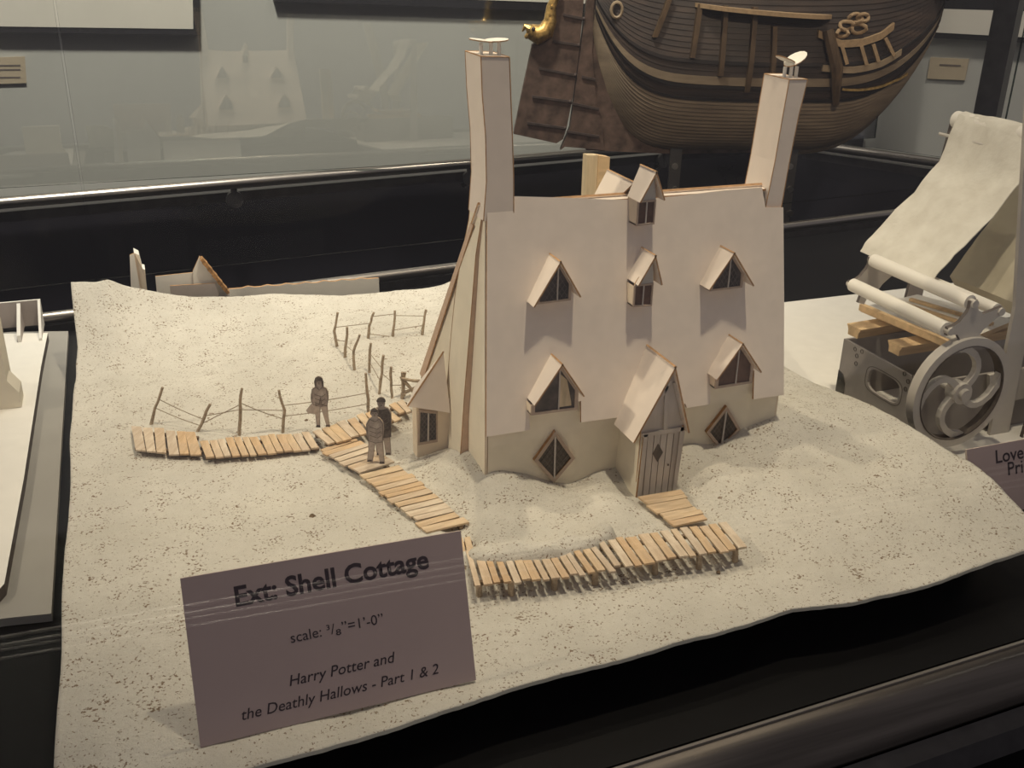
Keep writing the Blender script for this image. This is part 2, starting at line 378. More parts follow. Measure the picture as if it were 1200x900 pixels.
lb = thing('wall_label', onr(1110, 93), 'small buff caption card on the wall right of the ship', 'label')
MB().slab([onr(1091, 67, .001), onr(1136, 69, .001), onr(1131, 94, .001), onr(1087, 92, .001)], -sn*.004, 0).build('caption_card', 'card_label', lb)
MB().slab([onr(1101, 75, .0055), onr(1126, 76, .0055), onr(1126, 78, .0055), onr(1101, 77, .0055)], -sn*.0003, 0).build('caption_print', 'figure_line', lb)
pc = onp(1156, 133, b0-sn*.03, sn); pt = onp(1183, 0, b0-sn*.03, sn)
post = MB().loft([[Vector((pc.x, pc.y, z))+sd*a+sn*b for a, b in ((-.022, -.012), (.022, -.012), (.022, .03), (-.022, .03))] for z in (-.9, 1.6)])
struct(post.build('trim_3', 'rail_dark'), 'dark upright post between the far panes')
# ------------------------------------------------------------------ terrain
XL, XR, YF, YB = -.079, .632, .468, 1.17
EY, EZ, RY, RZ = .682, .037, .722, .213            # cottage eave and ridge
cp = []
def ctl(*ps):
    for q in ps: cp.append((q[0], q[1], q[2]))
for u, v in [(1200, 600), (1160, 560), (1090, 515), (985, 460), (920, 430)]: ctl(onx(u, v, XR))
for u, v in [(93, 330), (130, 331), (180, 342), (260, 347), (330, 345), (400, 347), (460, 340), (520, 332)]: ctl(ony(u, v, YB))
ctl((.42, YB, .03), (.52, YB, .035), (XR, YB, .03), (XR, .95, .0), (XR, 1.05, .015))
for x in (-.07, .05, .15, .25, .35, .45, .55, .63): ctl((x, .47, G))
for y in (.55, .7, .85, 1.0, 1.08): ctl((XL, y, G+max(0, y-.9)*.05))
for u, v in [(580, 553), (620, 557), (655, 568), (675, 567), (697, 555), (720, 550), (806, 521), (835, 523), (860, 509), (912, 490)]: ctl(ony(u, v, .688))
for u, v in [(541, 527), (524, 522)]: ctl(onx(u, v, .235))
ctl((.25, .9, -.01), (.4, .9, 0.0), (.52, .86, .0), (.4, 1.0, .012), (.55, .75, .0), (.36, .76, -.01), (.45, .76, 0))
for u, v in [(200, 540), (300, 540), (380, 560), (250, 600), (150, 600), (420, 600), (380, 640), (180, 700), (150, 800), (620, 740), (760, 720), (900, 690), (1040, 660), (330, 720), (490, 560), (450, 570), (250, 520), (160, 520), (330, 520), (420, 500), (460, 480), (500, 530)]: ctl(onz(u, v, G))
for u, v in [(200, 450), (330, 440), (420, 450), (250, 400), (150, 420)]: ctl(onz(u, v, -.016))
for u, v in [(430, 400), (480, 400)]: ctl(onz(u, v, -.002))
for u, v in [(745, 583), (770, 583), (792, 579), (780, 604), (800, 610), (812, 600)]: ctl(onz(u, v, -.0235))
ctl(onz(590, 585, -.011), onz(640, 588, -.0155), onz(700, 570, -.013), onz(725, 590, -.0115), onz(560, 570, -.007), onz(520, 560, -.012), onz(620, 630, -.0095), onz(680, 615, -.013), onz(570, 635, -.0095))
for u, v in [(560, 690), (640, 680), (720, 668), (800, 655), (870, 645)]: ctl(onz(u, v+16, -.0225))
ctl(onz(835, 560, -.006), onz(880, 530, -.004), onz(960, 520, -.002), onz(900, 600, -.014), onz(1000, 580, -.008), onz(1080, 600, -.01), onz(1100, 550, -.002), onz(960, 470, .004))
cp = np.array([tuple(q) for q in cp]); N = len(cp)
def U(r2): return np.where(r2 > 1e-12, r2*np.log(np.maximum(r2, 1e-12)), 0.)
d2 = ((cp[:, None, :2]-cp[None, :, :2])**2).sum(-1)
K = U(d2) + np.eye(N)*1.0e-4; Pm = np.column_stack([np.ones(N), cp[:, :2]])
A = np.block([[K, Pm], [Pm.T, np.zeros((3, 3))]])
sol = np.linalg.solve(A, np.concatenate([cp[:, 2], np.zeros(3)]))
def tps(x, y):
    x = np.atleast_1d(x); y = np.atleast_1d(y)
    r2 = (x[:, None]-cp[None, :, 0])**2+(y[:, None]-cp[None, :, 1])**2
    return U(r2) @ sol[:N] + sol[N]+sol[N+1]*x+sol[N+2]*y
DR = [onz(u, v, -.005) for u, v in [(566, 645), (588, 646), (620, 644), (655, 640), (690, 630), (706, 622)]]
def tps(x, y, _b=tps):
    x = np.atleast_1d(np.asarray(x, float)); y = np.atleast_1d(np.asarray(y, float)); z = _b(x, y)
    best = np.full(x.shape, 9.)
    for k in range(len(DR)-1):
        a, b = DR[k], DR[k+1]; dx, dy = b.x-a.x, b.y-a.y; t_ = np.clip(((x-a.x)*dx+(y-a.y)*dy)/(dx*dx+dy*dy), 0, 1)
        best = np.minimum(best, np.hypot(x-a.x-t_*dx, y-a.y-t_*dy))
    w = np.exp(-(best/.0115)**4)
    z = z*(1-w)+w*np.maximum(z, -.0020+.0030*np.sin(x*160)*np.cos(y*120+1))
    for (pa_, pb_, rad, zz) in (((764, 575), (812, 612), .022, -.0225), ((440, 540), (530, 606), .026, -.0195), ((530, 612), (544, 642), .011, -.0195)):   # hollows the walkways lie in
        a, b = onz(*pa_, -.02), onz(*pb_, -.02); dx, dy = b.x-a.x, b.y-a.y
        t_ = np.clip(((x-a.x)*dx+(y-a.y)*dy)/(dx*dx+dy*dy), 0, 1); w = np.exp(-(np.hypot(x-a.x-t_*dx, y-a.y-t_*dy)/rad)**4)
        z = z*(1-w)+w*np.minimum(z, zz)
    return z
def zt(x, y): return float(tps(x, y)[0])
def gnd(u, v, dz=0):
    z = G
    for i in range(25):
        p_ = onz(u, v, z+dz); z += (zt(p_.x, p_.y)-z)*.6
    return onz(u, v, z+dz)
NX, NY = 300, 300
def wob(t, a, s): return a*(mnoise.noise(Vector((t*s, a*1000, .3))))
vs = []; GX = np.zeros((NY+1, NX+1)); GY = np.zeros((NY+1, NX+1))
fe = [onz(u, v, G) for u, v in [(60, 960), (200, 925), (330, 890), (450, 857), (600, 806), (700, 780), (850, 740), (930, 715), (1000, 706), (1060, 692), (1100, 680), (1150, 664), (1200, 648)]]
fex = [q.x for q in fe]; fey = [q.y for q in fe]
for j in range(NY+1):
    for i in range(NX+1):
        a, b = i/NX, j/NY
        xl = XL + wob(b, .002, 9)+(.003 if b > .86 else 0)*min(1, (b-.86)*30); xr = XR+wob(b, .0025, 7)
        x = xl+(xr-xl)*a; yf = float(np.interp(x, fex, fey)); y = yf+(YB+wob(a, .004, 6)-yf)*b
        GX[j, i] = x; GY[j, i] = y
gz = np.concatenate([tps(GX[j], GY[j]) for j in range(NY+1)]).reshape(NY+1, NX+1)
for j in range(NY+1):
    for i in range(NX+1):
        x, y = GX[j, i], GY[j, i]
        n_ = mnoise.noise(Vector((x*22, y*22, 1)))*.0016 + mnoise.noise(Vector((x*70, y*70, 5)))*.0007+mnoise.noise(Vector((x*190, y*190, 9)))*.0003
        n_ += mnoise.noise(Vector((x*95, y*95, 21)))*.0011*math.exp(-((x-.36)/.16)**2-((y-.64)/.07)**2)
        n_ += max(0, min(1, (y-.88)*6))*mnoise.noise(Vector((x*7, y*13, 3)))*.0055
        n_ += .004*math.exp(-((x-XL-.035-.04*max(0, y-1.0))/.010)**2)*max(0, min(1, (y-.75)*5))
        gz[j, i] += n_
gz = np.maximum(gz, -.0235)
for j in range(NY+1):
    for i in range(NX+1): vs.append((GX[j, i], GY[j, i], gz[j, i]))
fs = [[j*(NX+1)+i, j*(NX+1)+i+1, (j+1)*(NX+1)+i+1, (j+1)*(NX+1)+i] for j in range(NY) for i in range(NX)]
per = [(0, i) for i in range(NX)]+[(j, NX) for j in range(NY)]+[(NY, i) for i in range(NX, 0, -1)]+[(j, 0) for j in range(NY, 0, -1)]
base_n = len(vs)
for j in range(NY+1):
    for i in range(NX+1): vs.append((GX[j, i], GY[j, i], gz[j, i]-.0028))
mi = [0]*len(fs); n = len(per)
for k in range(n):
    l = (k+1) % n; a = per[k][0]*(NX+1)+per[k][1]; b = per[l][0]*(NX+1)+per[l][1]
    fs.append([b, a, base_n+a, base_n+b]); mi.append(1)
for j in range(NY):
    for i in range(NX):
        a = base_n+j*(NX+1)+i; fs.append([a, a+NX+1, a+NX+2, a+1]); mi.append(1)
me = bpy.data.meshes.new('sand_base'); me.from_pydata(vs, [], fs)
me.materials.append(M['sand']); me.materials.append(M['sand_edge']); me.polygons.foreach_set('material_index', mi)
me.polygons.foreach_set('use_smooth', [k < NX*NY for k in range(len(fs))])
sand = bpy.data.objects.new('sand_base', me); COL.objects.link(sand)
MB().box(((XL+XR)/2, .83, (TZ-.0262)/2), (XR-XL-.07, .62, -.0262-TZ)).build('support_block', 'table_black', sand)
tag(sand, 'wide wavy base of cream speckled sand under the card cottage', 'base')
# ------------------------------------------------------------------ cottage
H = thing('cottage_model', (.375, .757, G), 'cream card cottage model with steep roof, dormers and two leaning chimneys', 'model')
TH = .0022
def Yp(y): return lambda u, v: ony(u, v, y)
WY = .690
Wf = Yp(WY)
wl, wr_ = .2412, .511
MB().slab([(wl, WY, -.05), (wr_, WY, -.05), (wr_, WY, .06), (wl, WY, .06)], (0, TH, 0)).build('front_wall', ['card_wall', 'card_edge'], H)
def roofn():
    return Vector((0, -(RZ-EZ), (RY-EY))).normalized()
RN = roofn()
def onroof(u, v, off=0): return onp(u, v, Vector((0, EY, EZ))+RN*off, RN)
def yroof(z): return EY+(z-EZ)*(RY-EY)/(RZ-EZ)
gl = [(WY+.0005, -.05), (WY+.0005, .033), (RY+.002, RZ-.006), (RY+.012, RZ-.006), (.862, .02), (.845, .02), (.845, -.05)]
gx = lambda z: .2385+.0105*min(1, max(0, (z-.03)/.18))
MB().slab([(gx(b), a, b) for a, b in gl], (TH, 0, 0)).build('gable_wall', ['card_wall', 'card_warm'], H)
MB().slab([(wr_+.0002, a, b) for a, b in gl], (TH, 0, 0)).build('gable_wall', ['card_wall', 'card_warm'], H)
MB().slab([(wl, .8445, -.05), (wr_, .8445, -.05), (wr_, .8445, .05), (wl, .8445, .05)], (0, TH, 0)).build('back_wall', ['card_wall', 'card_edge'], H)
rp = [(570, 512), (621, 504), (620, 478), (681, 470), (681, 495), (741, 487), (744, 482), (803, 473), (805, 478), (832, 474), (833, 440), (884, 434), (883, 468), (918.5, 463), (919, 350), (918, 243), (897, 243), (893, 219.5), (850, 223), (800, 229), (760, 233), (720, 234), (660, 231.5), (602, 230), (571, 232), (570.5, 340)]
MB().slab([onroof(u, v) for u, v in rp], -RN*TH).build('roof_front', ['card', 'card_edge'], H)
bz0, bz1 = .012, .212
def ybk(z): return .732+(bz1-z)*(.876-.732)/(bz1-bz0)
BN = Vector((0, bz1-bz0, .876-.732)).normalized()
MB().slab([(.2365, ybk(bz0), bz0), (.5145, ybk(bz0), bz0), (.517, ybk(bz1), bz1), (.2455, ybk(bz1), bz1)], -BN*TH).build('roof_back', ['card', 'card_edge'], H)
MB().slab([(.262, RY+.0015, RZ-.004), (.497, RY+.0015, RZ-.004), (.497, .7335, RZ-.004), (.262, .7335, RZ-.004)], (0, 0, -.002)).build('ridge_strip', ['card', 'card_edge'], H)
# left chimney stack on the gable and the shaft above it
SX = .2335
rows = [(213, 553.5, 569.5, .2490), (235, 551.5, 567, .2480), (258, 549.5, 564, .2470), (300, 541, 557.5, .2440), (345, 533.5, 554, .2415), (400, 528, 549.5, .2385), (460, 523.5, 544.5, .2350), (534, 519.5, 539.5, .2315)]
rg = []
for v, ul, ur, X in rows:
    a_, b_ = onx(ul, v, X), onx(ur, v, X); tk = .004+.0055*(v-213)/321
    rg.append([a_, b_, b_+Vector((tk, 0, 0)), a_+Vector((tk, 0, 0))])
fs_ = []; mi_ = []; n_ = len(rg)
for i in range(n_-1):
    for k in range(4): fs_.append([i*4+k, i*4+(k+1) % 4, (i+1)*4+(k+1) % 4, (i+1)*4+k]); mi_.append(0 if k == 0 else 1)
fs_ += [[3, 2, 1, 0], [(n_-1)*4+k for k in range(4)]]; mi_ += [1, 1]
MB().add([q for r_ in rg for q in r_], fs_, mi_).build('chimney_stack', ['card_wall', 'card_raw'], H)
m = MB()
for k in (0, 1): m.tube([r_[k] for r_ in rg], .0004, 5)
m.build('cut_edge', 'card_edge', H)
MB().slab([(.2362, ybk(.012)+.001, .012), (.2446, ybk(.192)+.001, .192), (.2446, ybk(.192)-.006, .192), (.2362, ybk(.012)-.012, .012)], (.0012, 0, 0)).build('barge_board', ['card_raw', 'card_edge'], H)
def shaft(name, rows, y0, dep, lean, mats):
    rings = []
    for (ul, vl), (ur, vr) in rows:
        a = ony(ul, vl, y0); b = ony(ur, vr, y0); z = (a.z+b.z)/2
        rings.append([Vector((a.x, y0, a.z)), Vector((b.x, y0, b.z)), Vector((b.x+lean, y0+dep, b.z)), Vector((a.x+lean, y0+dep, a.z))])
    o = MB().loft(rings).build(name, mats, H)
    return o, rings
CY = .7205
ch, r1 = shaft('chimney', [((566.5, 259), (602, 259)), ((570, 213), (602, 213)), ((569, 160), (600.5, 160)), ((565, 110), (598.5, 110)), ((563.5, 66), (597, 67))], CY, .036, 0, 'card')
def edges(rings, parent, r=.00045):
    m = MB()
    for k in range(4): m.tube([q[k] for q in rings], r, 5)
    for k in range(4): m.tube([rings[-1][k], rings[-1][(k+1) % 4]], r, 5)
    m.build('cut_edge', 'card_edge', parent)
edges(r1, ch)
ch2, r2 = shaft('chimney', [((896.5, 246), (915, 246)), ((908, 190), (925, 190)), ((917.5, 135), (936, 135)), ((925, 93), (946.5, 93))], .7195, .036, 0, 'card')
edges(r2, ch2)
def cowl(par, rings, flip):
    t0 = rings[-1]; c = sum(t0, Vector())/4; w = (t0[1]-t0[0]).length; d = (t0[3]-t0[0]).length; zt_ = c.z
    m = MB()
    for fx in (-.30, .05, .34): m.tube([c+Vector((w*fx, -d*.15, -.001)), c+Vector((w*fx, -d*.15, .0085))], .0015, 8)
    m.build('chimney_pot', 'card_white', par, True)
    for s, ang in ((-1, flip[0]), (1, flip[1])):
        m = MB(); ca, sa = math.cos(ang), math.sin(ang); L = w*(.40 if s < 0 else flip[3]); pts = []
        for k in range(14):
            a = 2*math.pi*k/14; lx, ly = L*math.cos(a), d*.30*math.sin(a)
            pts.append(c+Vector((s*w*.27+lx*ca, ly-d*.1, .0095+lx*sa+flip[2]*abs(s))))
        m.slab(pts, (0, 0, .0009)).build('cowl_disc', ['card_white', 'card_edge'], par)
cowl(ch, r1, (math.radians(-6), math.radians(4), 0, .40)); cowl(ch2, r2, (math.radians(-24), math.radians(36), .004, .55))
# dormers
def yback(z, side): return yroof(z) if side > 0 else ybk(z)
def dormer(ap, el, er, bl, br_, yf, side, glassm, style, name='dormer', ov=.004, parent=H):
    """ap,el,er roof apex and eaves, bl,br window foot: (x,z) in the plane y=yf; side +1 front, -1 back"""
    s = 1 if side > 0 else -1
    V = lambda q, y: Vector((q[0], y, q[1]))
    wlx = bl[0]; wrx = br_[0]
    def onslope(x): # height of the roof line over x
        if x < ap[0]: k = (x-el[0])/(ap[0]-el[0]); return el[1]+(ap[1]-el[1])*k
        k = (er[0]-x)/(er[0]-ap[0]); return er[1]+(ap[1]-er[1])*k
    zl, zr = max(bl[1]+.0005, onslope(wlx)-.001), max(br_[1]+.0005, onslope(wrx)-.001)
    face = [bl, br_, (wrx, zr), (ap[0], ap[1]-.0015), (wlx, zl)]
    D = MB()
    # side cheeks
    for x, zb, ztop in ((wlx, bl[1], zl), (wrx, br_[1], zr)):
        sg = 1 if x == wlx else -1
        if abs(yback(zb, side)-yf) > .002:
            D.slab([(x, yf+.0016*s, zb), (x, yback(zb, side), zb), (x, yback(ztop, side)+.001*s, ztop), (x, yf+.0016*s, ztop)], (sg*.0012, 0, 0))
    D.slab([(wlx, yf+.0016*s, bl[1]), (wrx, yf+.0016*s, br_[1]), (wrx, yback(br_[1], side), br_[1]), (wlx, yback(bl[1], side), bl[1])], (0, 0, .0012))
    o = D.build(name, ['card_warm', 'frame_card'], parent)
    # roof slopes
    for e in (el, er):
        yfr = yf-ov*s
        q = [V(ap, yfr), V(e, yfr), Vector((e[0], yback(e[1], side)+.0005*s, e[1])), Vector((ap[0], yback(ap[1], side)+.0005*s, ap[1]))]
        nn = (q[1]-q[0]).cross(q[3]-q[0]).normalized()
        if nn.z > 0: nn = -nn
        MB().slab(q, nn*.0013).build('dormer_roof', ['card', 'card_edge'], o)
    cx = sum(p_[0] for p_ in face)/5; cz = sum(p_[1] for p_ in face)/5
    def inset(k, P): c = Vector((sum(p_[0] for p_ in P)/len(P), sum(p_[1] for p_ in P)/len(P))); return [tuple(c+(Vector(p_)-c)*k) for p_ in P]
    if style == 'tall':      # rectangular casement under a plain gable
        zl = zr = hz = (el[1]+er[1])/2; win = [bl, br_, (wrx, hz), (wlx, hz)]
        MB().slab([V(p_, yf+.0008*s) for p_ in [(wlx, zl), (wlx, hz), (wrx, hz), (wrx, zr), (ap[0], ap[1]-.002)]], (0, .001*s, 0)).build('gable_panel', ['window_pale', 'card_edge'], o)
    else: win = [p_ for k, p_ in enumerate(face) if k < 2 or k == 3 or (abs(p_[1]-face[0 if k == 4 else 1][1]) > .002)]
    k1 = .85
    inn = inset(k1, win)
    fm = MB(); n_ = len(win)
    for k in range(n_):
        l = (k+1) % n_
        fm.slab([V(win[k], yf), V(win[l], yf), V(inn[l], yf), V(inn[k], yf)], (0, .0014*s, 0), 0)
    fm.build('window_frame', 'frame_card', o)
    MB().slab([V(p_, yf+.0012*s) for p_ in inset(.89, win)], (0, .0005*s, 0), 0).build('window_pane', glassm, o)
    zb_ = min(p_[1] for p_ in inn); ztp = ap[1] if style != 'tall' else inn[2][1]
    mx = (inn[0][0]+inn[1][0])/2 if style == 'tall' else ap[0]
    topz = ztp if style == 'tall' else max(p_[1] for p_ in inn)-.0005
    MB().bar((mx, yf+.0004*s, zb_), (mx, yf+.0004*s, topz), .0010, .0010, up=(0, 1, 0)).build('muntin', 'muntin_card', o)
    if style == 'lattice':
        lm = MB(); x0, x1 = inn[0][0], inn[1][0]; w = x1-x0; h = topz-zb_
        def inside(x, z):
            if z < zb_ or z > topz: return False
            return abs(x-ap[0]) < (w/2)*(1-(z-zb_)/h)*.98
        for sg in (-1, 1):
            for k in range(-8, 12):
                pts = []
                for t_ in range(40):
                    z = zb_+h*t_/39; x = x0+k*.0042+sg*(z-zb_)*.7
                    if inside(x, z): pts.append((x, yf+.0009*s, z))
                if len(pts) > 3: lm.bar(pts[0], pts[-1], .0003, .0003, up=(0, 1, 0))
        if lm.v: lm.build('lattice', 'lattice_card', o)
    return o
def px_dormer(a, l, r, b1, b2, dep, mat, style, name='dormer'):
    zb = ony((b1[0]+b2[0])/2, (b1[1]+b2[1])/2, yroof(.1)-dep).z
    for i in range(4): yf = yroof(zb)-dep; zb = ony((b1[0]+b2[0])/2, (b1[1]+b2[1])/2, yf).z
    g = lambda q: (lambda p_: (p_.x, p_.z))(ony(q[0], q[1], yf))
    return dormer(g(a), g(l), g(r), g(b1), g(b2), yf, 1, mat, style, name), (g(a), g(l), g(r), g(b1), g(b2), yf)
DS = []
DS.append(px_dormer((655, 304), (623, 358), (679, 346), (629, 357), (669, 352), .0105, 'window_dark', 'lattice'))
DS.append(px_dormer((657, 424), (624, 473), (683, 462), (622.5, 487), (677, 480), .009, 'window_dark', 'plain'))
DS.append(px_dormer((858, 294), (828, 338), (881, 333), (832, 341.5), (870, 337), .0105, 'window_dark', 'lattice'))
DS.append(px_dormer((868, 400), (837, 443), (890, 434), (838, 456), (881, 449), .009, 'window_brown', 'plain'))
DS.append(px_dormer((767, 199), (747, 236), (777, 233), (746, 265), (767, 263), .013, 'window_brown', 'tall'))
DS.append(px_dormer((766, 297), (745, 333), (774, 332), (742, 360), (764, 359), .0105, 'window_brown', 'tall'))
# straw-coloured pane in the half open lower left dormer window
o2, gq = DS[1]
yf = gq[5]; ax = gq[0][0]
MB().slab([(ax+.0008, yf+.0006, gq[4][1]+.0042), (gq[4][0]-.0055, yf+.0006, gq[4][1]+.0042), (gq[4][0]-.0058, yf+.0006, gq[4][1]+.0075), (ax+.0065, yf+.0006, gq[0][1]-.0165), (ax+.0008, yf+.0006, gq[0][1]-.0110)], (0, .0005, 0), 0).build('straw_pane', 'window_straw', o2)
# dormers of the back slope (seen over the ridge and in the opposite glass)
for k in (0, 1, 2, 3, 4):
    a, l, r, b1, b2, yf = DS[k][1]
    dz = 0.0 if k < 4 else -.013; dx = -.006 if k == 4 else 0
    mv = lambda q: (q[0]+dx, q[1]+dz)
    yb = ybk(mv(b1)[1])+.014
    dormer(mv(a), mv(l), mv(r), mv(b1), mv(b2), yb, -1, 'window_dark', 'tall' if k == 4 else 'plain')
# diamond windows
def diamond(px, name='diamond_window'):
    y = WY-.0035; P = [ony(u, v, y) for u, v in px]; c = sum(P, Vector())/4
    I = [c+(q-c)*.80 for q in P]
    m = MB()
    for k in range(4):
        l = (k+1) % 4; m.slab([P[k], P[l], I[l], I[k]], (0, .0036, 0), 1)
    o = m.build(name, ['frame_card', 'card_edge'], H)
    MB().slab([c+(q-c)*.86+Vector((0, .0012, 0)) for q in P], (0, .0008, 0), 0).build('window_pane', 'window_dark', o)
    MB().bar(I[1]+Vector((0, .0002, 0)), I[3]+Vector((0, .0002, 0)), .0013, .0013, up=(0, 1, 0)).build('muntin', 'muntin_card', o)
    lm = MB()
    for k in range(1, 6):
        f_ = k/6
        for (a, b, c_, d_) in ((0, 1, 3, 2), (1, 2, 0, 3)):
            lm.bar(I[a].lerp(I[b], f_)+Vector((0, .0009, 0)), I[c_].lerp(I[d_], f_)+Vector((0, .0009, 0)), .0003, .0003, up=(0, 1, 0))
    lm.build('lattice', 'lattice_card', o)
diamond([(626, 540), (651, 505), (674, 537), (649.5, 566)]); diamond([(828, 507), (852, 476), (868, 503), (845, 528)])
# porch
PY = .650; g = Yp(PY)
pf = [g(744, 584), g(791, 580), g(801.5, 499), g(791, 434), g(753.5, 509)]
po = MB()
for q, sgn in ((pf[0], 1), (pf[1], -1)):
    tq = pf[4] if sgn > 0 else pf[2]
    po.slab([q+Vector((0, 0, -.01)), Vector((q.x, WY, q.z-.01)), Vector((tq.x, WY, tq.z)), tq], (sgn*.0014, 0, 0))
porch = po.build('porch', ['card_wall', 'card_edge'], H)
def gg(u, v, o): return ony(u, v, PY+o)
MB().slab([gg(u, v, .0012) for u, v in [(744, 586), (791, 582), (803.5, 500), (804.5, 492), (792, 432), (751.5, 504)]], (0, .0014, 0)).build('porch_front', ['door_card', 'card_edge'], porch)
fr_ = MB()
for a, b, w in [((748.5, 584), (756.5, 509), .0035), ((789, 580), (799.5, 500), .0032), ((752, 510), (801, 502), .0033), ((781, 452), (779, 503), .003), ((757, 497), (786, 446), .0022), ((800, 492), (790, 448), .0022)]:
    fr_.bar(gg(*a, .0004), gg(*b, .0004), .0016, w, up=(0, 1, 0)) if False else fr_.bar(gg(*a, .0003), gg(*b, .0003), w, .0018, up=(0, -1, 0))
fr_.build('porch_timber', 'door_card', porch)
do = MB().slab([gg(u, v, .0008) for u, v in [(753, 584), (782, 580), (790.5, 508), (759.5, 512.5)]], (0, .0004, 0), 0).build('door', 'door_line', porch)
BL, BR, TR, TL = [gg(u, v, .0) for u, v in [(753, 583), (781.5, 579), (790, 507), (759, 511.5)]]
for k in range(4):
    e = .014
    a, b = k/4+e, (k+1)/4-e
    MB().slab([BL.lerp(BR, a), BL.lerp(BR, b), TL.lerp(TR, b), TL.lerp(TR, a)], (0, .0009, 0), 0).build('door_plank', 'door_card', do)
MB().slab([gg(u, v, -.0006) for u, v in [(771.5, 520), (777, 530), (770.5, 541.5), (765, 532)]], (0, .0006, 0)).build('door_light', ['window_dark', 'door_line'], do)
MB().ball(gg(783, 544.5, -.0012), .0010, 8).build('door_knob', 'door_line', do, True)
MB().bar(gg(745, 586, -.0015), gg(792, 582, -.0015), .004, .0025).build('threshold', 'door_card', porch)
ap_f, lf, rf = ony(792, 429, PY-.004), ony(742, 519, PY-.004), ony(808.5, 507, PY-.004)
for e in (lf, rf):
    q = [ap_f, e, Vector((e.x, max(yroof(e.z), EY)-.0005, e.z)), Vector((ap_f.x, yroof(ap_f.z)+.001, ap_f.z))]
    nn = (q[1]-q[0]).cross(q[3]-q[0]).normalized()
    if nn.z > 0: nn = -nn
    MB().slab(q, nn*.0015).build('porch_roof', ['card', 'card_edge'], porch)
# side bay with a lattice window at the left end
BY = .772; bb = lambda u, v, o=0: ony(u, v, BY+o)
p0, p1, p2, p3 = bb(489, 527), bb(524, 525), bb(524, 478), bb(488, 478)
bay = MB()
z0_ = min(p0.z, p1.z)-.006
bay.slab([Vector((p0.x, BY, z0_)), Vector((SX+.001, BY, z0_)), Vector((SX+.001, BY, p3.z+.004)), Vector((p0.x, BY, p3.z))], (0, .014, 0))
bayo = bay.build('side_bay', ['card_warm', 'card_warm'], H)
wv = [bb(u, v, -.0012) for u, v in [(490, 522), (513, 518), (513, 482), (491, 480)]]
c = sum(wv, Vector())/4; I = [c+(q-c)*.84 for q in wv]; m = MB()
for k in range(4): l = (k+1) % 4; m.slab([wv[k], wv[l], I[l], I[k]], (0, .0012, 0), 0)
m.build('window_frame', 'frame_card', bayo)
MB().slab([c+(q-c)*.88+Vector((0, .0009, 0)) for q in wv], (0, .0003, 0), 0).build('window_pane', 'window_dark', bayo)
MB().bar((I[0]+I[1])/2, (I[2]+I[3])/2, .0013, .0013, up=(0, 1, 0)).build('muntin', 'muntin_card', bayo)
lm = MB(); wI = (I[1]-I[0]).length; hI = (I[3]-I[0]).length
for sg in (-1, 1):
    for k in range(-7, 8):
        pts = []
        for t_ in range(60):
            h_ = t_/59; x_ = .5+k*.25+sg*(h_-.5)*hI/wI*.7
            if 0 <= x_ <= 1: pts.append(I[0].lerp(I[1], x_).lerp(I[3].lerp(I[2], x_), h_)+Vector((0, .0006, 0)))
        if len(pts) > 5: lm.bar(pts[0], pts[-1], .00035, .00035, up=(0, 1, 0))
lm.build('lattice', 'lattice_card', bayo)
tp = onx(524.5, 418, SX-.0004); e0 = bb(477, 476, -.006); e1 = bb(524, 484.5, -.006); e1.x = SX-.0004
eb = Vector((e0.x+.016, BY+.030, e0.z)); ebr = Vector((SX-.0004, BY+.034, e1.z))
tp = Vector((SX-.0004, BY+.014, tp.z))
for tri in ((tp, e0, e1), (tp, eb, e0), (tp, ebr, eb)):
    nn = (tri[1]-tri[0]).cross(tri[2]-tri[0]).normalized()
    if nn.z > 0: nn = -nn
    MB().slab(tri, nn*.0012).build('bay_roof', ['card', 'card_edge'], bayo)
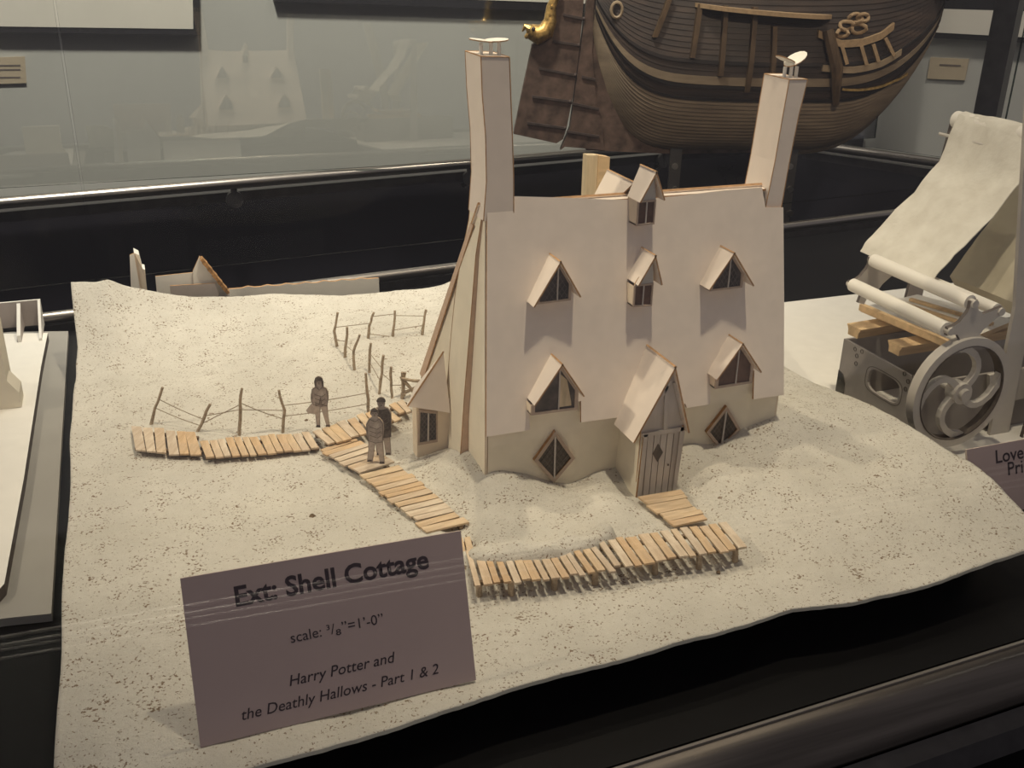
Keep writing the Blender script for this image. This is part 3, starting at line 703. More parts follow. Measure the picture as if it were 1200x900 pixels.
# ------------------------------------------------------------------ boardwalks
def boardwalk(secs, label, posts=(), bear=True, gap=.21):
    """secs: list of (near start, near end, far start, far end, deck z or None, planks)"""
    allp = [onz(*s_[0], s_[4] if s_[4] is not None else G) for s_ in secs]
    root = thing('boardwalk', sum(allp, Vector())/len(allp)+Vector((0, 0, -.004)), label, 'boardwalk', 'plank walkways across the sand')
    for ns, ne, fs_, fe_, dz, n_ in secs:
        P = [onz(q[0], q[1], dz) for q in (ns, ne, fs_, fe_)]
        A, B, C, D = P
        cuts = [0]
        for k in range(n_): cuts.append(cuts[-1]+random.uniform(.8, 1.2))
        cuts = [c_/cuts[-1] for c_ in cuts]
        for k in range(n_):
            g_ = (cuts[k+1]-cuts[k])*gap*random.uniform(.3, 1.2)
            a, b = cuts[k], cuts[k+1]-g_
            j1 = random.uniform(-.06, .04); j2 = random.uniform(-.05, .06); sk = random.uniform(-.12, .12)*(b-a)
            n1, n2, f1_, f2_ = A.lerp(B, a), A.lerp(B, b), C.lerp(D, a+sk), C.lerp(D, b+sk)
            up = Vector((0, 0, random.uniform(-.0004, .0006)))
            q = [n1.lerp(f1_, j1)+up, n2.lerp(f2_, j1)+up, n2.lerp(f2_, 1+j2), n1.lerp(f1_, 1+j2)]
            # own axes so grain follows the plank: build in local frame
            c = sum(q, Vector())/4; X = ((q[1]-q[0])+(q[2]-q[3])).normalized(); Y = ((q[3]-q[0])+(q[2]-q[1])); Y = (Y-X*Y.dot(X)).normalized(); Z = X.cross(Y)
            Rm = Matrix((X, Y, Z)).transposed()
            me_ = bpy.data.meshes.new('plank'); loc = [Rm.transposed() @ (p_-c) for p_ in q]
            loc = [Vector((p_.x, p_.y, 0)) for p_ in loc]; t_ = .0016
            vs_ = loc+[p_-Vector((0, 0, t_)) for p_ in loc]
            me_.from_pydata(vs_, [], [[0, 1, 2, 3], [7, 6, 5, 4], [0, 4, 5, 1], [1, 5, 6, 2], [2, 6, 7, 3], [3, 7, 4, 0]])
            me_.materials.append(M['plank_wood'])
            o = bpy.data.objects.new('plank', me_); COL.objects.link(o); o.parent = root
            o.matrix_local = Matrix.Translation(c-root.location) @ Rm.to_4x4()
        if bear:
            for w in (.18, .82):
                a = A.lerp(C, w)+Vector((0, 0, -.0032)); b = B.lerp(D, w)+Vector((0, 0, -.0032))
                MB().bar(a, b, .003, .0028).build('bearer', 'plank_under', root)
    for (u, v), z in posts:
        q = onz(u, v, z); gz_ = zt(q.x, q.y)-.004
        MB().tube([(q.x, q.y+.004, z-.0017), (q.x+.0008, q.y+.0035, gz_)], [.0022, .0024], 7).build('support_post', 'stick_wood', root, True)
    return root
dz = G+.0065
boardwalk([((159, 527), (198, 530), (155, 499), (195, 501), dz, 3)], 'first short three-plank piece of walkway at the far left end of the path')
boardwalk([((198, 533), (238, 532), (195, 504), (231, 505), dz, 3)], 'short three-plank piece of walkway by the low leaning post', gap=.2)
boardwalk([((242, 537), (376, 525), (234, 516), (364, 506), dz, 13)], 'level walkway stretch of thirteen planks below the string fence')
boardwalk([((384, 520), (432, 507), (367, 505), (416, 488), dz+.003, 5), ((434, 506), (470, 490), (419, 487), (450, 475), dz+.003, 4), ((469, 485), (483, 480), (456, 475), (474, 467), dz+.003, 2)], 'walkway rising right behind the figures toward the log trestle')
boardwalk([((374, 527), (421, 555), (416, 513), (462, 542), dz, 7), ((423, 556), (503, 624), (468, 545), (549, 612), dz, 13)], 'diagonal walkway running down from the figures to behind the large sign', gap=.17)
boardwalk([((540, 651), (558, 647), (536, 632), (552, 628), G+.0065, 2)], 'two-plank scrap of walkway half buried beside the right edge of the sign')
boardwalk([((557, 687), (722, 667), (547, 647), (690, 627), G+.0125, 15), ((721, 665), (877, 641), (700, 633), (853, 612), G+.0135, 13)], 'long raised walkway on short posts in front of the cottage',
          [((563, 683), G+.012), ((601, 682), G+.012), ((652, 675), G+.012), ((700, 668), G+.012), ((771, 655), G+.013), ((823, 648), G+.013), ((866, 640), G+.013)], gap=.33)
boardwalk([((747, 582), (793, 617), (795, 574), (829, 608), G+.0035, 7)], 'short plank ramp leading from the cottage door to the raised walkway', gap=.08, bear=False)
# ------------------------------------------------------------------ fences
def stick(pts, r0, r1, parent, name='fence_post'):
    P = []; n_ = 6
    L = [(pts[0]).lerp(pts[-1], k/(n_-1)) if len(pts) == 2 else None for k in range(n_)]
    if len(pts) > 2:
        L = []
        for k in range(len(pts)-1):
            for j in range(3): L.append(pts[k].lerp(pts[k+1], j/3))
        L.append(pts[-1])
    jit = [Vector((random.uniform(-.0005, .0005), random.uniform(-.0005, .0005), 0)) for _ in L]
    L = [a+b for a, b in zip(L, jit)]
    rr = [(r0+(r1-r0)*k/(len(L)-1))*random.uniform(.88, 1.12) for k in range(len(L))]
    return MB().tube(L, rr, 7).build(name, 'stick_wood', parent, True)
def post_px(px, r, parent, hz=0):
    b = gnd(*px[0]); n_ = Vector((-ray(600, 450)[0], -ray(600, 450)[1], 0)).normalized()
    pts = [b-Vector((0, 0, .006))]+[onp(u, v, b, n_) for u, v in px]
    if len(px) == 2: pts = [pts[0], pts[2]]
    else: pts = [pts[0]]+pts[2:]
    stick(pts, r, r*.8, parent); return pts
def fence(posts, wires, label, r=.0016):
    b = gnd(*posts[0][0])
    root = thing('string_fence', b, label, 'fence', 'twig fences on the sand')
    PT = [post_px(p_, r, root) for p_ in posts]
    for i, fi, j, fj, sag in wires:
        def at(P_, f_):
            t_ = f_*(len(P_)-1); k = min(int(t_), len(P_)-2); return P_[k].lerp(P_[k+1], t_-k)
        a, b_ = at(PT[i], fi), at(PT[j], fj)
        MB().tube([a.lerp(b_, k/6)+Vector((0, 0, -sag*math.sin(math.pi*k/6))) for k in range(7)], .00042, 5).build('twine', 'twine', root)
    return root
fence([[(175, 497), (182, 478), (190, 454)], [(228, 505), (246, 474)], [(280, 509), (281, 480), (283, 455)], [(330, 507), (333, 481), (326, 457)], [(432, 482), (429, 437)]],
      [(0, .72, 1, .55, .001), (0, .5, 1, .35, .001), (1, .65, 2, .5, 0), (1, .4, 2, .62, .0), (2, .5, 3, .5, 0), (2, .66, 3, .35, .001), (3, .62, 4, .55, .001), (3, .4, 4, .3, .001)],
      'string fence of bent grey twigs standing behind the level walkway')
fence([[(396, 408), (392, 388), (396, 366)], [(403, 419), (407, 383)], [(416, 433), (414, 412), (422, 392)], [(430, 399), (433, 382), (438, 366)], [(459, 396), (463, 364)], [(494, 393), (499, 363)]],
      [(0, .6, 3, .6, 0), (3, .85, 4, .9, 0), (4, .4, 5, .5, 0), (4, .85, 5, .8, 0), (0, .3, 1, .6, 0), (1, .5, 2, .5, 0), (3, .3, 4, .2, 0)],
      'twig fence with strings near the back edge of the sand')
tf = fence([[(432, 436), (434, 402)], [(444, 461), (449, 416)], [(459, 466), (458, 430)], [(472, 467), (471, 436)]],
      [(0, .7, 1, .7, .0), (1, .6, 2, .6, .0), (2, .5, 3, .6, .0), (0, .45, 1, .4, 0)],
      'row of four pale twig posts descending to the log trestle')
tr = thing('log_trestle', gnd(482, 466), 'small trestle of crossed logs at the end of the walkway beside the cottage', 'trestle')
cN = Vector((-ray(600, 450)[0], -ray(600, 450)[1], 0)).normalized(); cb = gnd(482, 466)
for a, b in [((471, 470), (474, 437)), ((494, 462), (496, 438)), ((470, 443), (497, 448)), ((470, 441), (487, 462)), ((470, 462), (497, 450)), ((468, 472), (475, 460))]:
    stick([onp(*a, cb, cN)+cN*random.uniform(-.002, .002), onp(*b, cb, cN)+cN*random.uniform(-.002, .002)], .0017, .0015, tr, 'log')
# pebbles
def pebble(u, v, r, lab):
    c = gnd(u, v); m = MB().ball(c+Vector((0, 0, r*.2)), (r, r*.8, r*.7), 8)
    for k in range(len(m.v)): m.v[k] += Vector((random.uniform(-1, 1), random.uniform(-1, 1), random.uniform(-1, 1)))*r*.18
    tag(m.build('pebble', 'plank_under', None, True), lab, 'pebble', 'dark pebbles on the sand')
pebble(366, 606, .0028, 'dark pebble on the sand left of the diagonal walkway'); pebble(359, 493, .0018, 'dark pebble on the sand beside the figure with the bag')
pebble(431, 400, .0028, 'dark pebble at the foot of a back fence post'); pebble(842, 671, .0017, 'dark pebble on the sand below the end of the raised walkway')
# ------------------------------------------------------------------ cut-out figures
def figure(u, v, h, label, style, yawd, flip=1, dz=.002):
    b = gnd(u, v, 0); b = onz(u, v, G+dz+.0065)
    root = thing('figure_cutout', b, label, 'figurine', 'card figures on the walkway')
    a = math.radians(yawd); X = Vector((math.cos(a), math.sin(a), 0))*flip; Z = Vector((0, 0, 1)); Nn = Vector((math.sin(a), -math.cos(a), 0))
    P = lambda x, z, o=0: b+X*(x*h)+Z*(z*h)+Nn*o
    if style == 'coat':
        out = [(-.09, 0), (-.03, 0), (-.02, .2), (.0, .40), (.05, .2), (.09, .02), (.15, .02), (.13, .2), (.125, .45), (.15, .55), (.155, .70), (.12, .78), (.06, .81), (.075, .88), (.065, .96), (.03, 1.0), (-.03, 1.0), (-.065, .96), (-.07, .86), (-.055, .81), (-.12, .77), (-.16, .65), (-.165, .50), (-.11, .46), (-.10, .2)]
        hair = [(-.075, .80), (-.085, .90), (-.06, .98), (0, 1.01), (.06, .98), (.085, .9), (.08, .80), (.05, .82), (.045, .92), (-.045, .92), (-.05, .82)]
        coat = [(-.12, .45), (-.15, .55), (-.13, .76), (-.05, .80), (0, .74), (.05, .80), (.12, .77), (.145, .62), (.12, .44), (.03, .46), (.01, .60), (-.02, .46)]
        legs = [[(-.085, .04), (-.035, .04), (-.012, .42), (-.10, .44)], [(.09, .05), (.14, .05), (.115, .43), (.0, .42)]]
        bag = [(-.26, .34), (-.23, .29), (-.10, .27), (-.07, .36), (-.10, .50), (-.17, .46)]
    elif style == 'cap':
        out = [(-.10, 0), (-.02, .0), (-.015, .25), (.02, .25), (.04, .0), (.13, .0), (.12, .3), (.15, .55), (.15, .75), (.10, .82), (.045, .84), (.06, .90), (.065, .95), (.03, 1.0), (-.03, 1.0), (-.07, .955), (-.06, .88), (-.045, .84), (-.11, .81), (-.16, .72), (-.15, .5), (-.12, .3)]
        hair = [(-.075, .945), (-.05, .99), (.0, 1.01), (.055, .985), (.07, .94), (.06, .925), (-.065, .925)]
        coat = [(-.135, .35), (-.15, .70), (-.09, .81), (0, .79), (.09, .81), (.14, .72), (.135, .32), (.0, .30)]
        legs = [[(-.09, .03), (-.03, .03), (-.025, .30), (-.10, .32)], [(.05, .03), (.11, .03), (.11, .31), (.02, .30)]]; bag = None
    else:
        out = [(-.16, 0), (-.06, -.01), (-.03, .2), (.0, .36), (.04, .2), (.06, -.04), (.14, -.04), (.13, .2), (.12, .42), (.15, .6), (.14, .74), (.09, .81), (.04, .84), (.065, .90), (.055, .97), (.0, 1.0), (-.055, .97), (-.065, .89), (-.04, .84), (-.10, .80), (-.15, .70), (-.15, .52), (-.12, .42), (-.13, .2)]
        hair = [(-.07, .88), (-.06, .97), (0, 1.01), (.06, .97), (.07, .88), (.045, .93), (-.045, .93)]
        coat = [(-.12, .40), (-.135, .70), (-.08, .80), (0, .75), (.08, .81), (.13, .72), (.12, .38), (.0, .36)]
        legs = [[(-.14, .03), (-.075, .03), (-.01, .36), (-.11, .40)], [(.065, .0), (.125, .0), (.11, .38), (.01, .36)]]; bag = None
    MB().slab([P(*q) for q in out], -Nn*.0016).build('body_card', ['figure_card', 'stick_wood'], root)
    if style != 'coat': pass
    MB().slab([P(*q, .0004) for q in hair], -Nn*.0006).build('hair' if style != 'cap' else 'cap', ['figure_dark', 'figure_line'], root)
    c_ = MB().slab([P(*q, .0003) for q in coat], -Nn*.0005).build('coat', ['figure_dark' if style == 'cap' else 'figure_card', 'figure_line'], root)
    ln = MB()
    for k in range(len(coat)):
        a_, b_ = coat[k], coat[(k+1) % len(coat)]; ln.bar(P(*a_, .0004), P(*b_, .0004), .0004, .0003, up=Nn)
    for z_ in (.50, .58, .66): ln.bar(P(-.09, z_, .0004), P(.02, z_-.04, .0004), .0004, .0003, up=Nn); ln.bar(P(.10, z_, .0004), P(.03, z_-.05, .0004), .0004, .0003, up=Nn)
    ln.build('drawn_line', 'figure_line', c_)
    for L in legs: MB().slab([P(*q, .0003) for q in L], -Nn*.0005).build('trouser_leg', ['figure_pale', 'figure_line'], root)
    fm = MB()
    for sx in (-.022, .022): fm.slab([P(sx-.010, .905, .0007), P(sx+.010, .905, .0007), P(sx+.010, .915, .0007), P(sx-.010, .915, .0007)], -Nn*.0003, 0)
    fm.slab([P(-.016, .862, .0007), P(.016, .862, .0007), P(.016, .870, .0007), P(-.016, .870, .0007)], -Nn*.0003, 0)
    fm.slab([P(-.005, .88, .0007), P(.005, .88, .0007), P(.002, .905, .0007), P(-.002, .905, .0007)], -Nn*.0003, 0)
    fm.build('face_drawing', 'figure_line', root)
    for L in legs:
        x0 = (L[0][0]+L[1][0])/2; z_ = L[0][1]-.03
        MB().slab([P(x0-.045, z_, .0006), P(x0+.04, z_, .0006), P(x0+.03, z_+.04, .0006), P(x0-.03, z_+.04, .0006)], -Nn*.001).build('shoe', 'figure_dark', root)
    if bag: MB().slab([P(*q, .0005) for q in bag], -Nn*.0012).build('shoulder_bag', ['figure_pale', 'figure_line'], root)
    return root
figure(377, 501, .0500, 'flat card figure with long hair and a shoulder bag at the path junction', 'coat', -19)
figure(449, 533, .0540, 'taller dark card figure in a flat cap, standing behind another', 'cap', -16)
figure(441, 541, .0500, 'paler bareheaded card figure in front of the one with the cap', 'plain', -20)
# ------------------------------------------------------------------ caption signs
def text_mesh(txt, size, bold=0., shear=0., align='CENTER'):
    c = bpy.data.curves.new('t', 'FONT'); c.body = txt; c.size = size; c.align_x = align; c.shear = shear; c.offset = bold; c.resolution_u = 3
    o = bpy.data.objects.new('t', c); COL.objects.link(o); dg = bpy.context.evaluated_depsgraph_get(); dg.update()
    me_ = bpy.data.meshes.new_from_object(o.evaluated_get(dg)); bpy.data.objects.remove(o); bpy.data.curves.remove(c); return me_
def sign(name, TL, TR, BLp, BRp, lines, label, cat='sign'):
    X = (BRp-BLp); Wd = X.length; X.normalize(); Zv = (TL-BLp); Hh = Zv.length; Zv = (Zv-X*Zv.dot(X)).normalized(); Nn = X.cross(Zv)
    root = thing(name, (BLp+BRp)/2, label, cat)
    MB().slab([BLp, BRp, TR, TL], -Nn*.0022).build('sign_board', ['sign_face', 'sign_edge'], root)
    foot = BLp.lerp(BRp, .5)
    MB().slab([foot+X*-.02-Nn*.003, foot+X*.02-Nn*.003, (TL+TR)/2*.0+foot+Zv*Hh*.6-Nn*.003, ], -Nn*.002).build('easel_strut', 'sign_edge', root)
    for txt, fx, fz, w, bold, shear in lines:
        me_ = text_mesh(txt, .01, bold*.01, shear)
        xs = [v.co.x for v in me_.vertices]; cw = max(xs)-min(xs); k = w*Wd/cw; cx = (max(xs)+min(xs))/2
        c = BLp+X*(fx*Wd)+Zv*(fz*Hh)+Nn*.0002
        for v in me_.vertices: v.co = c+X*((v.co.x-cx)*k)+Zv*(v.co.y*k)-root.location
        me_.name = 'lettering'; me_.materials.clear(); me_.materials.append(M['sign_ink'])
        o = bpy.data.objects.new('lettering', me_); COL.objects.link(o); o.parent = root
    return root
b0_, b1_ = onz(235, 876, G+.001), onz(558, 797, G+.001)
sx_ = (b1_-b0_).normalized(); lean = math.radians(24); sup = (Vector((-sx_.y, sx_.x, 0))*math.sin(lean)+Vector((0, 0, 1))*math.cos(lean))
sN = sx_.cross(sup)
tl, trr = onp(211, 678, b0_, sN), onp(540, 622, b0_, sN)
sign('caption_sign', tl, trr, b0_, b1_, [('Ext: Shell Cottage', .53, .775, .70, .026, 0), ('scale: \u00b3/\u2088\u201d=1\u2019-0\u201d', .515, .49, .335, 0, 0),
     ('Harry Potter and', .515, .235, .385, .004, .22), ('the Deathly Hallows - Part 1 & 2', .505, .10, .715, .004, .22)], 'large mauve-grey caption sign leaning in front on the sand')
yS = .60; c0 = ony(1133, 527, yS); c1 = ony(1218, 509, yS)
sx2 = (c1-c0); sx2.z = 0; sx2.normalize(); dn = Vector((0, 0, -1))*math.cos(.35)+Vector((sx2.y, -sx2.x, 0))*math.sin(.35)
Ls = (c0.z-TZ-.001)/math.cos(.35); wS = .14
c1 = c0+sx2*wS
sign('caption_sign', c0, c1, c0+dn*Ls, c1+dn*Ls, [('Lovegood', .45, .735, .46, .012, 0), ('Printing', .49, .535, .36, .012, 0), ('scale:', .50, .36, .13, 0, 0)], 'mauve-grey caption sign half hidden behind the dune at the right edge')
# ------------------------------------------------------------------ printing press
PR = thing('printing_press', (.76, .73, TZ), 'grey and white card printing press model with rollers, flywheel and draped paper', 'model')
pbx = .668
plate = MB().slab([(.655, .60, TZ), (1.25, .60, TZ), (1.25, 1.12, TZ), (.655, 1.12, TZ)], (0, 0, .0035), 0)
plate.v = [Vector((q.x+(q.y-.6)*.04, q.y, q.z)) for q in plate.v]
tag(plate.build('press_base', 'card_white'), 'bright white card base plate under the printing press', 'base')
# left end panel with an oval opening
PXp = .692
def L_(u, v, o=0): return onx(u, v, PXp+o)
ta, tb = L_(989, 397), L_(1078, 446)
yA, yB, zT = ta.y, tb.y, (ta.z+tb.z)/2; zB = TZ+.0036
hc = L_(1035, 452); hy, hz = (yB-yA), .0
m = MB()
hole = []; n_ = 20
hw, hh = .024, .0125
for k in range(n_):
    a = 2*math.pi*k/n_; ca, sa = math.cos(a), math.sin(a)
    hole.append(Vector((PXp, hc.y+hw*math.copysign(abs(ca)**.5, ca), hc.z+hh*math.copysign(abs(sa)**.6, sa))))
outer = []
for q in hole:   # matching ring on the rectangle
    dy, dz_ = q.y-hc.y, q.z-hc.z
    ty = ((yA-hc.y) if dy > 0 else (yB-hc.y))/dy if abs(dy) > 1e-6 else 1e9
    tz = ((zT-hc.z) if dz_ > 0 else (zB-hc.z))/dz_ if abs(dz_) > 1e-6 else 1e9
    k = min(ty, tz); outer.append(Vector((PXp, hc.y+dy*k, hc.z+dz_*k)))
corn = [Vector((PXp, yA, zT)), Vector((PXp, yB, zT)), Vector((PXp, yB, zB)), Vector((PXp, yA, zB))]
for c in corn:
    k = min(range(n_), key=lambda i: (outer[i]-c).length); outer[k] = c
t_ = Vector((.003, 0, 0))
vs_ = hole+outer+[q+t_ for q in hole]+[q+t_ for q in outer]; fs_ = []
for k in range(n_):
    l = (k+1) % n_
    fs_ += [[k, l, n_+l, n_+k], [2*n_+k, 3*n_+k, 3*n_+l, 2*n_+l], [k, 2*n_+k, 2*n_+l, l], [n_+k, n_+l, 3*n_+l, 3*n_+k]]
endp = m.add(vs_, fs_).build('end_panel', 'press_grey', PR)
m = MB()
for k in range(n_):
    c_ = Vector((PXp-.0003, hc.y, hc.z)); a = c_+(hole[k]-c_)*1.16; b = c_+(hole[(k+1) % n_]-c_)*1.16; m.bar(a, b, .0006, .0006)
for u, v in [(1002, 409), (1010, 412), (1004, 417), (1003, 426), (1060, 438), (1071, 441), (1064, 447), (1061, 456)]:
    c_ = L_(u, v, -.0004)
    for k in range(8):
        a = 2*math.pi*k/8; b = 2*math.pi*(k+1)/8; m.bar(c_+Vector((0, math.cos(a), math.sin(a)))*.0022, c_+Vector((0, math.cos(b), math.sin(b)))*.0022, .0005, .0005)
m.build('printed_line', 'press_line', endp)
m = MB()
for k in range(9):
    a = -math.pi/2+math.pi*k/8; 
    b = -math.pi/2+math.pi*(k+1)/8
pan = [Vector((PXp-.0006, yA, zB+.002)), Vector((PXp-.0006, yA, zB+.032)), Vector((PXp-.0006, yA-.008, zB+.030)), Vector((PXp-.0006, yA-.013, zB+.022)), Vector((PXp-.0006, yA-.014, zB+.002))]
MB().slab(pan, (.0006, 0, 0)).build('arched_patch', ['steel_bracket', 'press_line'], endp)
MB().slab([(PXp+.0035, yA, zB), (.97, yA, zB), (.97, yA, zT), (PXp+.0035, yA, zT)], (0, -.003, 0)).build('side_panel', 'press_grey', PR)
# near side frame: sloping tall A-frame bars
PF = yB-.012
MB().slab([(PXp+.0035, yB+.0005, zB), (.97, yB+.0005, zB), (.97, yB+.0005, zT-.004), (PXp+.0035, yB+.0005, zT-.004)], (0, .003, 0)).build('side_panel', 'press_grey', PR)
def F_(u, v, o=0): return ony(u, v, PF+o)
m = MB(); m.slab([F_(1150, 560), F_(1172, 560), F_(1222, 300), F_(1232, 100), F_(1205, 100), F_(1190, 360)], (0, .004, 0)); 
m.build('side_frame', ['press_card', 'press_card'], PR)
MB().slab([F_(1160, 440, .0045), F_(1260, 420, .0045), F_(1260, 455, .0045), F_(1160, 475, .0045)], (0, .004, 0)).build('side_frame', ['press_card', 'press_card'], PR)
# wooden slats and tray
def slat(p, d, w, h, name, mat='balsa', tilt=0):
    MB().bar(p[0], p[1], w, h).build(name, mat, PR)
def Zp(u, v, z): return onz(u, v, z)
for (pa, pb) in (((1000, 388), (1098, 372)), ((1048, 408), (1120, 397))):
    a, b = Zp(*pa, zT+.006), Zp(*pb, zT+.006)
    prof = [(-.011, .005), (.011, .005), (.008, .0), (.0075, -.006), (-.0075, -.006), (-.008, 0)]
    X = (b-a).normalized(); Y = Vector((-X.y, X.x, 0)); 
    MB().loft([[q+Y*s_+Vector((0, 0, t2)) for s_, t2 in prof] for q in (a, a+X*.16)]).build('gutter_slat', 'balsa', PR)
zt2 = zT+.022
q = [Zp(1009, 360, zt2), Zp(1116, 405, zt2), Zp(1190, 375, zt2), Zp(1075, 345, zt2)]
MB().slab(q, (0, 0, -.005)).build('tray', ['press_roller', 'balsa'], PR)
MB().bar(q[0]+Vector((0, 0, .0005)), q[1]+Vector((0, 0, .0005)), .006, .007).build('tray_edge', 'balsa', PR)
for k, f_ in enumerate((.3, .5, .7)):
    a = q[0].lerp(q[3], f_)+Vector((0, 0, .002)); b = q[1].lerp(q[2], f_)+Vector((0, 0, .002))
    MB().bar(a.lerp(b, .1), a.lerp(b, .95), .005, .003).build('tray_slat', 'balsa', PR)
# four rollers between star-shaped brackets
RX = .706
r_far = [onx(1024, 300, RX), onx(1003, 340, RX-.012), onx(1052, 326, RX+.018)]
r_near = [onx(1136, 355, RX), onx(1108, 387, RX-.012), onx(1140, 368, RX+.018)]
yF_, yN_ = r_far[0].y, r_near[0].y
cz = (r_far[0].z+r_near[0].z)/2
ctr = Vector((RX+.004, 0, cz-.026))
arms = [(lambda q_: Vector((q_.x, 0, q_.z)))(ony(u, v, yN_)) for u, v in [(1137, 354), (1109, 386), (1168, 363), (1121, 407)]]
ctr = (lambda q_: Vector((q_.x, 0, q_.z)))(ony(1134, 380, yN_))
def bracket(y, sgn):
    pts = []; AR = sorted([(math.atan2((a-ctr).z, (a-ctr).x), (a-ctr).length) for a in arms])
    for i in range(4):
        th_, L_n = AR[i]; th2, L2 = AR[(i+1) % 4]; d = Vector((math.cos(th_), 0, math.sin(th_))); pr = Vector((-d.z, 0, d.x))
        if th2 < th_: th2 += 2*math.pi
        pts += [ctr+d*(L_n-.004)-pr*.0045, ctr+d*(L_n+.003)-pr*.004, ctr+d*(L_n+.003)+pr*.004, ctr+d*(L_n-.004)+pr*.0045]
        for g_ in (.3, .5, .7):
            tm = th_+(th2-th_)*g_; rm = (.55-.9*(.25-(g_-.5)**2*1.0)*.6)*min(L_n, L2)+.006; pts.append(ctr+Vector((math.cos(tm), 0, math.sin(tm)))*rm)
    P = [Vector((q_.x, y, q_.z)) for q_ in pts]
    o = MB().slab(P, (0, sgn*.004, 0)).build('roller_bracket', ['press_card', 'press_line'], PR)
    for a in arms[:3]: MB().disc((a.x, y-.001 if sgn < 0 else y+.0, a.z), (0, 1, 0), .0038, .010, 12).build('bearing', 'press_card', o, True)
    return o
bracket(yF_+.001, 1); bracket(yN_-.001, -1)
for k, a in enumerate(arms[:3]):
    MB().tube([(a.x, yF_, a.z), (a.x, yN_, a.z)], .0068 if k != 2 else .006, 16).build('roller', 'press_roller', PR, True)
# flywheel
wy = yN_-.004; wc = ony(1123, 459, wy); WRd = .056
wh = MB()
def ringz(R0, R1, y0_, y1_, n=40):
    rings = []
    for k in range(n+1):
        a = 2*math.pi*k/n; d = Vector((math.cos(a), 0, math.sin(a)))
        rings.append([wc+d*R0+Vector((0, y0_, 0)), wc+d*R1+Vector((0, y0_, 0)), wc+d*R1+Vector((0, y1_, 0)), wc+d*R0+Vector((0, y1_, 0))])
    return rings
wheel = MB().loft(ringz(WRd*.86, WRd, -.005, .005), True, False).build('flywheel', 'press_card', PR, True)
MB().loft(ringz(WRd*.845, WRd*.865, -.0055, .0055), True, False).build('rim_line', 'press_line', wheel)
for k in range(4):
    a0_ = math.radians(40+90*k); pts = []
    for j in range(9):
        f_ = j/8; r_ = WRd*(.14+.74*f_); a = a0_+f_*1.15-.3*math.sin(f_*math.pi)
        pts.append(wc+Vector((math.cos(a)*r_, 0, math.sin(a)*r_)))
    rg = []
    for j, q_ in enumerate(pts):
        t0 = (pts[min(j+1, 8)]-pts[max(j-1, 0)]).normalized(); nr = Vector((-t0.z, 0, t0.x)); w = .0036-.0008*math.sin(math.pi*j/8)
        rg.append([q_+nr*w+Vector((0, -.003, 0)), q_-nr*w+Vector((0, -.003, 0)), q_-nr*w+Vector((0, .003, 0)), q_+nr*w+Vector((0, .003, 0))])
    MB().loft(rg).build('spoke', 'press_card', wheel)
MB().disc(wc, (0, 1, 0), .0105, .013, 20).disc(wc+Vector((0, -.008, 0)), (0, 1, 0), .006, .006, 14).build('hub', 'press_card', wheel, True)
MB().tube([wc, Vector((wc.x, wc.y+.02, wc.z))], .004, 10).build('axle', 'press_card', PR, True)
# tall leaning frame with top roller and hanging paper
TX = .84
ft, fb2 = onx(1121, 140, TX), onx(1085, 300, TX-.02)
yT = ft.y
m = MB(); m.slab([Vector((TX-.004, yT, ft.z+.004)), Vector((TX+.010, yT, ft.z+.006)), Vector((TX-.002, yT+.004, zB)), Vector((TX-.028, yT+.004, zB))], (0, .004, 0)); m.build('tall_frame', ['press_card', 'press_line'], PR)
MB().slab([Vector((TX-.004, yT-.20, ft.z+.004)), Vector((TX+.010, yT-.20, ft.z+.006)), Vector((TX-.002, yT-.20, zB)), Vector((TX-.028, yT-.20, zB))], (0, .004, 0)).build('tall_frame', ['press_card', 'press_line'], PR)
MB().tube([(TX, yT, ft.z), (TX, yT-.2, ft.z)], .009, 18).build('top_roller', 'press_roller', PR, True)
MB().tube([(TX-.012, yT+.008, ft.z-.016), (TX-.012, yT-.2, ft.z-.016)], .0018, 8).build('guide_rod', 'press_card', PR, True)
def sheet(path, y0_, y1_, name, mat, crum, skew=0):
    NU, NV = 28, 20; vs_ = []; fs_ = []
    for i in range(NU+1):
        f_ = i/NU*(len(path)-1); k = min(int(f_), len(path)-2); q_ = Vector(path[k]).lerp(Vector(path[k+1]), f_-k)
        for j in range(NV+1):
            g_ = j/NV; y_ = y0_+(y1_-y0_)*g_+skew*(i/NU)
            nz = mnoise.noise(Vector((q_.x*30, y_*30, q_.z*30)))*crum+mnoise.noise(Vector((q_.x*90, y_*90, q_.z*90)))*crum*.4
            vs_.append(Vector((q_.x-nz, y_, q_.z+nz*.6)))
    m = MB()
    for i in range(NU):
        for j in range(NV): a = i*(NV+1)+j; fs_.append([a, a+1, a+NV+2, a+NV+1])
    nb = len(vs_); v2 = [q_+Vector((.0006, 0, -.0006)) for q_ in vs_]
    fs2 = [[nb+i for i in f_[::-1]] for f_ in fs_]
    ed = [i for i in range(NV)], 
    m.add(vs_+v2, fs_+fs2)
    o = m.build(name, mat, PR, True); return o
pe = onx(1052, 306, .735)
zr0 = cz-.012
sheet([(TX+.010, 0, ft.z-.012), (TX+.007, 0, ft.z+.007), (TX-.001, 0, ft.z+.0105), (TX-.009, 0, ft.z+.006), (.815, 0, ft.z*.82), (.783, 0, ft.z*.66), (.753, 0, ft.z*.52), (.737, 0, pe.z+.006), (.730, 0, pe.z-.004)], yT-.012, yT-.125, 'paper_web', 'press_paper', .004, 0.0)
sheet([(.91, 0, ft.z*1.0), (.87, 0, ft.z*.75), (.83, 0, ft.z*.5), (.805, 0, ft.z*.33), (.82, 0, ft.z*.25)], yT-.07, yT-.21, 'paper_sheet', 'press_sheet', .002)
